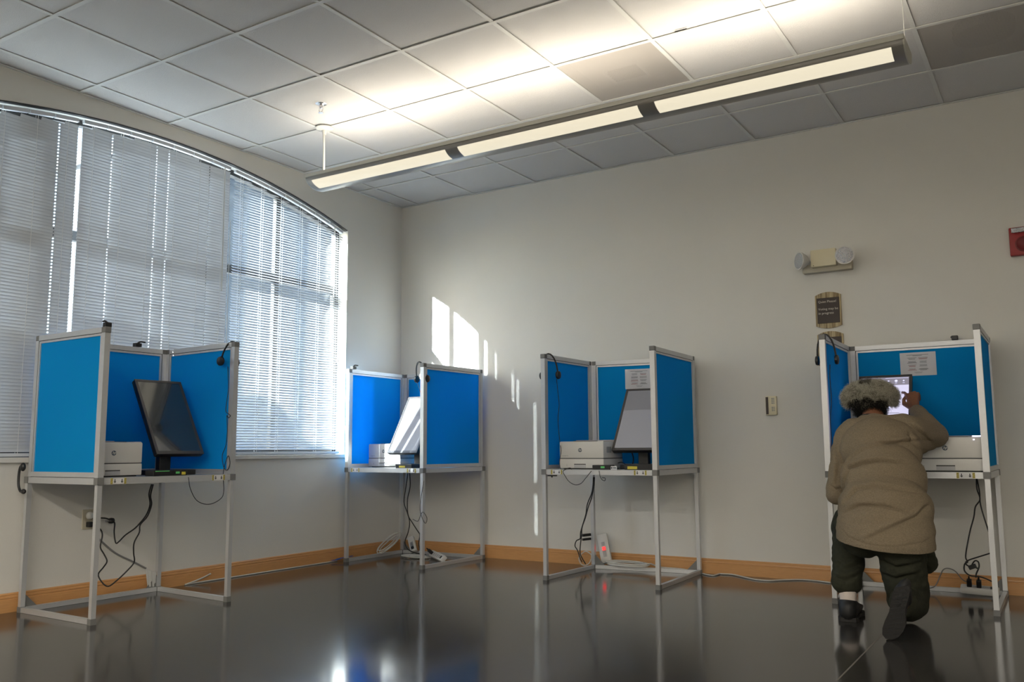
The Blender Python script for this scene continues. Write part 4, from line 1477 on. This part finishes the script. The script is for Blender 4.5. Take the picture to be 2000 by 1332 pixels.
t = thing('fire_alarm_strobe', (4.85, 0, 2.10), 'red fire alarm horn with clear strobe at the right edge of the back wall', 'fire alarm')
obj('housing', MB().rbox((4.778, -0.045, 2.018), (4.92, -0.0005, 2.192), 0.006), 'red', t, 'auto')
obj('strobe_lens', MB().rbox((4.792, -0.062, 2.155), (4.905, -0.044, 2.185), 0.004), 'lens', t, 'auto')
obj('horn_grille', MB().lathe((4.855, -0.044, 2.085), (0, -1, 0), [(0.048, 0), (0.048, 0.004), (0.04, 0.006), (0.036, 0.003), (0.006, 0.003)], n=28), mat('dark_red_grille', (0.16, 0.008, 0.01), 0.5), t, 'auto')


# ------------------------------------------------------------------ the kneeling person
per = thing('person', (4.19, -1.35, 0.0), 'person kneeling on one knee in an oatmeal sweatshirt, pointing at a lit screen', 'person')
V = Vector
ELL = dict(R=V((4.385, -0.83, 0.935)), L=V((3.945, -1.17, 0.635)))
SHR, SHL = V((4.305, -1.05, 0.965)), V((3.985, -1.07, 0.935))
WRR = V((4.262, -0.50, 1.078))
WRL = V((4.005, -0.945, 0.605))

body = MB()
# trunk
body.sph((4.19, -1.38, 0.48), (0.16, 0.11, 0.13)).sph((4.18, -1.27, 0.64), (0.15, 0.105, 0.16)).sph((4.15, -1.13, 0.84), (0.16, 0.105, 0.17))
body.cap(SHL, SHR, 0.055, 0.055, 12)
# neck and head
body.cap((4.115, -1.03, 0.99), (4.095, -0.93, 1.09), 0.058, 0.056, 6)
HC = V((4.088, -0.90, 1.135))
body.sph(HC, (0.074, 0.094, 0.098), 20, 14)
body.sph(HC + V((0, 0.035, -0.055)), (0.055, 0.062, 0.062), 16, 10)            # jaw
body.sph(HC + V((0, 0.082, -0.098)), (0.022, 0.018, 0.014))                     # chin
body.cap(HC + V((0, 0.090, 0.005)), HC + V((0, 0.112, -0.032)), 0.008, 0.014, 5)  # nose
for s_ in (-1, 1):
    body.sph(HC + V((s_ * 0.012, 0.100, -0.036)), (0.009, 0.010, 0.008))
    body.sph(HC + V((s_ * 0.038, 0.070, -0.020)), (0.022, 0.018, 0.018))        # cheek
    body.cap(HC + V((s_ * 0.012, 0.088, 0.022)), HC + V((s_ * 0.045, 0.072, 0.020)), 0.008, 0.006, 4)  # brow
    body.sph(HC + V((s_ * 0.077, 0.005, -0.010)), (0.008, 0.018, 0.030))        # ear
    body.sph(HC + V((s_ * 0.082, 0.010, 0.008)), (0.006, 0.014, 0.014))
body.cap(HC + V((-0.020, 0.090, -0.062)), HC + V((0.020, 0.090, -0.062)), 0.0065, 0.0065, 5)   # lips
body.cap(HC + V((-0.018, 0.089, -0.072)), HC + V((0.018, 0.089, -0.072)), 0.007, 0.007, 5)
# arms
body.cap(SHR, ELL['R'], 0.048, 0.038).cap(ELL['R'], WRR, 0.038, 0.027)
body.cap(SHL, ELL['L'], 0.048, 0.038).cap(ELL['L'], WRL, 0.038, 0.026)
# right hand: back of the hand seen from behind, index finger on the screen
PALM = [at(1776, 781, 1, -0.425), at(1783, 781, 1, -0.418), at(1790, 781, 1, -0.42)]
for q in PALM:
    body.cap(WRR + (q - WRR) * 0.1, q, 0.019, 0.017, 5, 10, 8)
KN = [at(1772, 772, 1, -0.395), at(1779, 768, 1, -0.388), at(1786, 767, 1, -0.388), at(1793, 769, 1, -0.395)]
for q, w_ in zip(KN, (PALM[0], PALM[1], PALM[1], PALM[2])):
    body.cap(w_, q, 0.015, 0.0115, 5, 10, 8)
tip = at(1762.5, 767, 1, -0.305)
mid = at(1766.5, 767, 1, -0.345)
body.cap(KN[0], mid, 0.0108, 0.0095, 6, 10, 8).cap(mid, tip, 0.0095, 0.0080, 6, 10, 8)
for k, (q, L1) in enumerate(zip(KN[1:], (0.040, 0.037, 0.030))):
    p1_ = q + V((0.002, L1, -0.006))
    p2_ = p1_ + V((0.0, 0.004, -0.026))
    p3_ = p2_ + V((0, -0.019, -0.006))
    r_ = 0.0105 - 0.0006 * k
    body.cap(q, p1_, r_, r_ * 0.95, 6, 10, 8).cap(p1_, p2_, r_ * 0.95, r_ * 0.9, 5, 10, 8).cap(p2_, p3_, r_ * 0.9, r_ * 0.8, 5, 10, 8)
th = [WRR + V((-0.020, 0.015, 0.012)), at(1766, 789, 1, -0.425), at(1765, 781, 1, -0.395), at(1769, 775, 1, -0.370)]
for k, (a, b) in enumerate(zip(th, th[1:])):
    body.cap(a, b, (0.016, 0.0135, 0.011)[k], (0.0135, 0.011, 0.0095)[k], 6, 10, 8)
# left hand resting on the raised thigh
LH = V((4.015, -0.885, 0.585))
body.cap(WRL, LH, 0.024, 0.026, 6)
for k in range(4):
    a = LH + V((-0.030 + k * 0.020, 0.015, 0.004))
    L1 = (0.036, 0.042, 0.039, 0.031)[k]
    b = a + V((-0.004, L1, -0.010))
    c = b + V((0, L1 * 0.62, -0.024))
    body.cap(a, b, 0.0105, 0.0095, 6, 10, 8).cap(b, c, 0.0095, 0.008, 6, 10, 8)
body.cap(LH + V((0.018, -0.012, 0)), LH + V((0.046, 0.012, -0.008)), 0.013, 0.011, 6, 10, 8)
body.cap(LH + V((0.046, 0.012, -0.008)), LH + V((0.052, 0.040, -0.018)), 0.011, 0.009, 6, 10, 8)
# legs
HIPL, HIPR = V((4.10, -1.38, 0.46)), V((4.27, -1.385, 0.45))
KNL, KNR = V((3.965, -1.04, 0.47)), V((4.265, -1.215, 0.085))
ANL, ANR = V((3.988, -1.285, 0.10)), V((4.300, -1.625, 0.165))
body.cap(HIPL, KNL, 0.075, 0.052).cap(KNL, ANL, 0.050, 0.036).cap(HIPR, KNR, 0.075, 0.055).cap(KNR, ANR, 0.050, 0.036)
body.cap(ANL, (3.975, -1.13, 0.045), 0.032, 0.026).cap(ANR, (4.280, -1.650, 0.07), 0.028, 0.020)
bd = link_mesh('body', remesh(body, 0.0048, 3, 0.5), 'skin', per)
for s_ in (-1, 1):
    obj('eye', MB().sph(HC + V((s_ * 0.031, 0.079, 0.002)), (0.012, 0.011, 0.010), 14, 10), 'eye', per, True)
    obj('iris', MB().sph(HC + V((s_ * 0.031, 0.0885, 0.003)), (0.0052, 0.0025, 0.0052), 12, 8), 'hairdark', per, True)
nl = tip + V((0.0005, -0.0065, 0.0035))
obj('fingernail', MB().sph(nl, (0.0048, 0.0022, 0.0060), 10, 6), 'nail', per, True)


def folds(me, lines, noise_amp, nscale, facing=None, seed=0):
    """cloth creases: polylines (x,z) pressed into the cloth, plus soft crumples"""
    from mathutils import noise
    n = len(me.vertices)
    co = np.empty(n * 3)
    me.vertices.foreach_get('co', co)
    co = co.reshape(-1, 3)
    no = np.empty(n * 3)
    me.vertex_normals.foreach_get('vector', no)
    no = no.reshape(-1, 3)
    d = np.zeros(n)
    for pts, dep, sg in lines:
        P = np.array([[p[0], p[2]] for p in pts])
        best = np.full(n, 9.0)
        tt = np.zeros(n)
        sgn = np.zeros(n)
        L = len(P) - 1
        for i in range(L):
            a, b = P[i], P[i + 1]
            ab = b - a
            u = np.clip(((co[:, [0, 2]] - a) @ ab) / (ab @ ab), 0, 1)
            q = a + u[:, None] * ab
            dd = co[:, [0, 2]] - q
            ds = np.hypot(dd[:, 0], dd[:, 1])
            sd = np.sign(dd[:, 1])
            mk = ds < best
            best[mk] = ds[mk]
            tt[mk] = (i + u[mk]) / L
            sgn[mk] = sd[mk]
        env = np.sin(np.clip(tt, 0, 1) * np.pi) ** 0.5 + 0.15
        back = np.clip(-no[:, 1] * 2, 0, 1)
        d -= dep * np.exp(-(best / sg) ** 2) * env * back
        d += dep * 0.75 * np.exp(-((best - sg * 2.2) / (sg * 1.3)) ** 2) * env * back * (sgn > 0)
    for i in range(n):
        p = V((co[i, 0] * nscale[0] + seed, co[i, 1] * nscale[1], co[i, 2] * nscale[2]))
        d[i] += noise_amp * (noise.noise(p) + 0.5 * abs(noise.noise(p * 2.1)))
    co += no * d[:, None]
    me.vertices.foreach_set('co', co.ravel())
    me.update()


# sweatshirt
sw = MB()
sw.sph((4.200, -1.385, 0.40), (0.228, 0.180, 0.22), 24, 16)
sw.sph((4.200, -1.370, 0.47), (0.226, 0.175, 0.19), 24, 16)
sw.sph((4.200, -1.345, 0.56), (0.222, 0.165, 0.18), 24, 16)
sw.sph((4.185, -1.255, 0.70), (0.205, 0.155, 0.19), 24, 16)
sw.sph((4.160, -1.130, 0.85), (0.200, 0.145, 0.175), 24, 16)
sw.sph((4.130, -1.060, 0.935), (0.170, 0.110, 0.105), 24, 16)
sw.cap((4.02, -1.07, 0.945), (4.26, -1.04, 0.965), 0.078, 0.078, 10)
sw.cap((4.12, -1.045, 0.965), (4.108, -1.01, 0.985), 0.082, 0.066, 5)
sw.cap(SHR + V((-0.01, 0, -0.01)), ELL['R'], 0.078, 0.066, 10)
sw.cap(ELL['R'], ELL['R'].lerp(WRR, 0.90), 0.066, 0.040, 12)
sw.cap(SHR + V((-0.02, -0.05, -0.09)), ELL['R'] + V((-0.03, -0.02, -0.03)), 0.070, 0.052, 8)
sw.cap(SHL + V((0.01, 0, -0.01)), ELL['L'], 0.078, 0.064, 12)
sw.cap(ELL['L'], ELL['L'].lerp(WRL, 0.86), 0.064, 0.042, 10)
me = remesh(sw, 0.0055, 6, 0.5)
A = lambda pts, y: [at(px, py, 1, y) for px, py in pts]
folds(me, [
    (A([(1638, 1030), (1660, 1048), (1700, 1061), (1750, 1066), (1800, 1060), (1826, 1046)], -1.5), 0.0035, 0.0035),
    (A([(1655, 925), (1668, 892), (1690, 878), (1725, 868), (1765, 862), (1806, 859)], -1.25), 0.0155, 0.0065),
    (A([(1650, 960), (1662, 915), (1690, 905), (1730, 900), (1775, 903)], -1.28), 0.0130, 0.0070),
    (A([(1655, 985), (1680, 955), (1715, 948), (1760, 955), (1800, 962)], -1.36), 0.0104, 0.0070),
    (A([(1650, 1003), (1685, 985), (1730, 985), (1785, 1000)], -1.4), 0.0090, 0.0065),
    (A([(1700, 1050), (1740, 1030), (1790, 1008), (1812, 985)], -1.45), 0.0090, 0.0070),
    (A([(1790, 830), (1806, 845), (1818, 862)], -0.95), 0.0116, 0.0053),
    (A([(1785, 845), (1795, 868), (1812, 885)], -1.0), 0.0104, 0.0053),
    (A([(1632, 880), (1640, 905), (1638, 945)], -1.15), 0.0090, 0.0059),
    (A([(1622, 945), (1635, 955), (1650, 950)], -1.2), 0.0090, 0.0047),
], 0.0065, (8, 8, 17), seed=3)
# open hem
bm = bmesh.new()
bm.from_mesh(me)
bmesh.ops.bisect_plane(bm, geom=bm.verts[:] + bm.edges[:] + bm.faces[:], plane_co=(4.2, -1.4, 0.402), plane_no=(0.10, -0.14, 1), clear_inner=True)
for c_, n_ in ((ELL['R'].lerp(WRR, 0.965), (WRR - ELL['R'])),):
    bmesh.ops.bisect_plane(bm, geom=[g for g in bm.verts[:] + bm.edges[:] + bm.faces[:]], plane_co=c_ + V((0, 0, 5)), plane_no=(0, 0, 1), clear_outer=False)
bm.to_mesh(me)
bm.free()
swo = link_mesh('sweatshirt', me, 'sweater', per)
so_ = swo.modifiers.new('thick', 'SOLIDIFY')
so_.thickness = 0.003
so_.offset = 1
# ribbed cuff, collar, hem band
a = ELL['R'].lerp(WRR, 0.90)
dr = (WRR - ELL['R']).normalized()
obj('cuff', MB().lathe(a - dr * 0.004, dr, [(0.036, 0), (0.043, 0.004), (0.043, 0.026), (0.041, 0.038), (0.034, 0.039), (0.033, 0.01)], n=28), 'sweater', per, True)
cpts = []
for k in range(33):
    t_ = 2 * PI * k / 32
    cpts.append(V((4.106 + 0.066 * math.cos(t_), -1.000 + 0.062 * math.sin(t_), 1.024 - 0.014 * math.sin(t_))))
obj('collar', MB().tube(cpts, 0.0075, 8, 2), 'sweater', per, True)
obj('undershirt_neck', MB().tube([p + V(((4.106 - p.x) * 0.1, (-1.0 - p.y) * 0.1, 0.008)) for p in cpts], 0.005, 8, 2), 'shoe', per, True, label='dark undershirt edge at the neck')

# trousers
pt = MB()
pt.sph((4.19, -1.375, 0.455), (0.175, 0.125, 0.120), 24, 16)
pt.cap(HIPL + V((0, 0.02, -0.02)), KNL + V((0, 0, 0)), 0.118, 0.088, 12)
pt.cap(KNL, (3.985, -1.255, 0.185), 0.090, 0.074, 14)
pt.cap(HIPR + V((-0.005, 0.01, -0.03)), KNR + V((0, 0, 0.03)), 0.116, 0.102, 12)
pt.cap((4.33, -1.18, 0.40), (4.345, -1.10, 0.28), 0.06, 0.05, 6)
pt.cap(KNR + V((0, 0, 0.01)), (4.297, -1.56, 0.145), 0.086, 0.062, 14)
me = remesh(pt, 0.0065, 5, 0.5)
folds(me, [
    (A([(1628, 1100), (1650, 1112), (1678, 1105)], -1.3), 0.010, 0.010),
    (A([(1628, 1125), (1652, 1133), (1680, 1122)], -1.3), 0.009, 0.009),
    (A([(1715, 1098), (1750, 1112), (1795, 1100)], -1.45), 0.010, 0.011),
    (A([(1712, 1125), (1745, 1135), (1790, 1122)], -1.45), 0.009, 0.010),
], 0.012, (9, 9, 14), seed=11)
bm = bmesh.new()
bm.from_mesh(me)
# cut the hem of the left trouser leg
vs_ = [v for v in bm.verts if v.co.x < 4.11 and v.co.z < 0.128]
bmesh.ops.delete(bm, geom=vs_, context='VERTS')
for v in bm.verts:
    v.co.z = max(v.co.z, 0.004)
bm.to_mesh(me)
bm.free()
pto = link_mesh('trousers', me, 'pants', per)
sm_ = pto.modifiers.new('thick', 'SOLIDIFY')
sm_.thickness = 0.003
sm_.offset = -1

# socks and shoes
link_mesh('sock', remesh(MB().cap((3.986, -1.262, 0.19), (3.990, -1.285, 0.075), 0.047, 0.040, 8).cap((3.990, -1.285, 0.075), (3.98, -1.20, 0.045), 0.038, 0.034, 5), 0.006, 4), 'sock', per)


def footprint(heel, toe, n, side, thick, wd=0.094):
    """outline of a sole from heel to toe; side = sideways unit vector; n = extrusion direction"""
    heel, toe, side = V(heel), V(toe), V(side).normalized()
    prof = [(0.0, 0.0, 0.0), (0.02, -0.30, 0.30), (0.10, -0.38, 0.38), (0.25, -0.37, 0.38), (0.45, -0.36, 0.33), (0.62, -0.47, 0.42), (0.75, -0.51, 0.49), (0.87, -0.46, 0.44), (0.96, -0.28, 0.27), (1.0, 0.0, 0.0)]
    L_ = [heel.lerp(toe, u) + side * a * wd for u, a, b in prof] + [heel.lerp(toe, u) + side * b * wd for u, a, b in reversed(prof[1:-1])]
    return MB().prism(L_, V(n).normalized() * thick)


def shoe(heel, toe, up, side, ank, fat=1.0):
    heel, toe, up, side = V(heel), V(toe), V(up).normalized(), V(side).normalized()
    m_ = MB()
    for u, r_, h in ((0.10, 0.034, 0.045), (0.2, 0.036, 0.05), (0.32, 0.037, 0.048), (0.45, 0.038, 0.044), (0.58, 0.040, 0.038), (0.7, 0.043, 0.032), (0.8, 0.042, 0.028), (0.9, 0.034, 0.024)):
        c_ = heel.lerp(toe, u) + up * (h * 0.55 + 0.012)
        rot = Matrix((side, (toe - heel).normalized(), up)).transposed()
        m_.sph(c_, (r_ * fat, 0.052, h * fat), 14, 10, rot)
    for k in range(6):
        t_ = k / 5
        m_.sph((heel.lerp(toe, 0.16) + up * 0.055).lerp(V(ank), t_), (0.037 + 0.006 * t_) * (0.6 + 0.4 * fat), 14, 10)
    return m_


m_ = shoe((3.998, -1.345, 0.018), (3.968, -1.065, 0.018), (0, 0, 1), (1, 0.1, 0), (3.992, -1.300, 0.085), 1.35)
me = remesh(m_, 0.005, 10)
bm = bmesh.new()
bm.from_mesh(me)
bmesh.ops.bisect_plane(bm, geom=bm.verts[:] + bm.edges[:] + bm.faces[:], plane_co=(3.99, -1.30, 0.098), plane_no=(0, 0.25, 1), clear_outer=True)
bm.to_mesh(me)
bm.free()
sh1 = link_mesh('shoe', me, 'shoe', per)
obj('sole', footprint((3.999, -1.352, 0.001), (3.967, -1.056, 0.001), (0, 0, 1), (1, 0.1, 0), 0.020, 0.128), 'sole', sh1)
# right shoe: toes on the floor, sole upright facing back
he, to = V((4.322, -1.735, 0.252)), V((4.258, -1.700, 0.006))
upv = V((0.02, 1, 0.12)).normalized()
sd = V((1, -0.02, 0.24)).normalized()
me = remesh(shoe(he, to, upv, sd, (4.305, -1.655, 0.185), 1.05), 0.005, 10)
for v in me.vertices:
    v.co.z = max(v.co.z, 0.003)
sh2 = link_mesh('shoe', me, 'shoe', per)
mb = footprint(he + upv * 0.018, to + upv * 0.018, -upv, sd, 0.026, 0.102)
mb.v = [(v[0], v[1], max(v[2], 0.001)) for v in mb.v]
obj('sole', mb, 'sole', sh2)
tr_ = MB()
for k in range(9):
    c_ = he.lerp(to, 0.12 + k * 0.095) - upv * 0.009
    tr_.beam(c_ - sd * 0.030, c_ + sd * 0.030, 0.006, 0.004, up=upv)
obj('sole_tread', tr_, 'shoe', sh2)['kind'] = 'stuff'

# hair: a curly cloud, silver with a black nape
from mathutils import noise as _nz
HO = V((4.086, -0.925, 1.150))
HR = V((0.136, 0.112, 0.084))
hb = MB()
hr = random.Random(4)
hb.sph(HO, tuple(HR * 0.86), 24, 16)
hb.sph(HO + V((0.0, -0.005, -0.045)), (0.085, 0.085, 0.075), 20, 14)
for k in range(70):
    u, th_ = hr.uniform(-0.75, 1), hr.uniform(0, 2 * PI)
    q = V((math.sqrt(1 - u * u) * math.cos(th_), math.sqrt(1 - u * u) * math.sin(th_), u))
    if q.y > 0.55 and q.z < 0.35:
        continue
    hb.sph(HO + V((q.x * HR.x, q.y * HR.y, q.z * HR.z)) * 0.88, hr.uniform(0.012, 0.022), 10, 8)
hm = remesh(hb, 0.006, 2)
hair = link_mesh('hair', hm, ['hairmid', 'hairdark'], per, 'short curly silver hair, black at the nape')
for p in hair.data.polygons:
    c_ = p.center + world_origin(per) - HO
    if c_.z < -0.010 + 0.03 * _nz.noise(c_ * 30) and c_.y < 0.05 and abs(c_.x) < 0.080:
        p.material_index = 1
strands = {'hairlight': ([], []), 'hairmid': ([], []), 'hairdark': ([], [])}
for k in range(17000):
    u, th_ = hr.uniform(-0.95, 1), hr.uniform(0, 2 * PI)
    q = V((math.sqrt(1 - u * u) * math.cos(th_), math.sqrt(1 - u * u) * math.sin(th_), u))
    if q.y > 0.5 and q.z < 0.4:
        continue
    if q.z < -0.55 and abs(q.x) > 0.6:
        continue
    base = HO + V((q.x * HR.x, q.y * HR.y, q.z * HR.z)) * hr.uniform(0.86, 1.0)
    nz_ = _nz.noise(base * 28)
    nape = q.z < -0.10 + 0.28 * nz_ and q.y < 0.3 and abs(q.x) < 0.72
    crown = q.z > 0.75 and abs(q.x + 0.1) < 0.22
    if nape:
        base.z -= 0.035 * hr.random()
        mt_ = 'hairdark' if hr.random() < 0.85 or q.z < -0.35 else 'hairmid'
    elif crown:
        mt_ = 'hairmid' if hr.random() < 0.6 else 'hairdark'
    else:
        mt_ = 'hairlight' if hr.random() < 0.62 + 0.5 * nz_ + 0.2 * q.z else 'hairmid'
    out = V((q.x, q.y * 1.1, q.z * 0.9)).normalized()
    clump = V((_nz.noise(base * 45), _nz.noise(base * 45 + V((9, 0, 0))), _nz.noise(base * 45 + V((0, 9, 0)))))
    dr_ = (out + clump * 0.9).normalized()
    a_ = dr_.orthogonal().normalized()
    b_ = dr_.cross(a_)
    L_ = hr.uniform(0.016, 0.036) * (0.6 if nape else 1.0)
    rc, ph, tw = hr.uniform(0.004, 0.008), hr.uniform(0, 6.3), hr.uniform(5, 8)
    pts = []
    for j in range(7):
        t_ = j / 6
        pts.append(base + dr_ * L_ * t_ + (a_ * math.cos(ph + tw * t_) + b_ * math.sin(ph + tw * t_)) * rc * (0.3 + t_) - V((0, 0, 0.010 * t_ * t_)))
    vs, fs = strands[mt_]
    o_ = len(vs)
    rad = 0.00075
    for j, p in enumerate(pts):
        rr_ = rad * (1.15 - 0.6 * j / 6)
        for e_ in range(3):
            an = 2.0944 * e_
            vs.append(p + (a_ * math.cos(an) + b_ * math.sin(an)) * rr_)
    for j in range(6):
        for e_ in range(3):
            fs.append((o_ + j * 3 + e_, o_ + j * 3 + (e_ + 1) % 3, o_ + j * 3 + 3 + (e_ + 1) % 3, o_ + j * 3 + 3 + e_))
for k_, (vs, fs) in strands.items():
    mb = MB()
    mb.v, mb.f = [tuple(v) for v in vs], fs
    me = bpy.data.meshes.new('curls')
    me.from_pydata(mb.v, [], mb.f)
    o_ = link_mesh('curls', me, k_, hair)
    o_['kind'] = 'stuff'
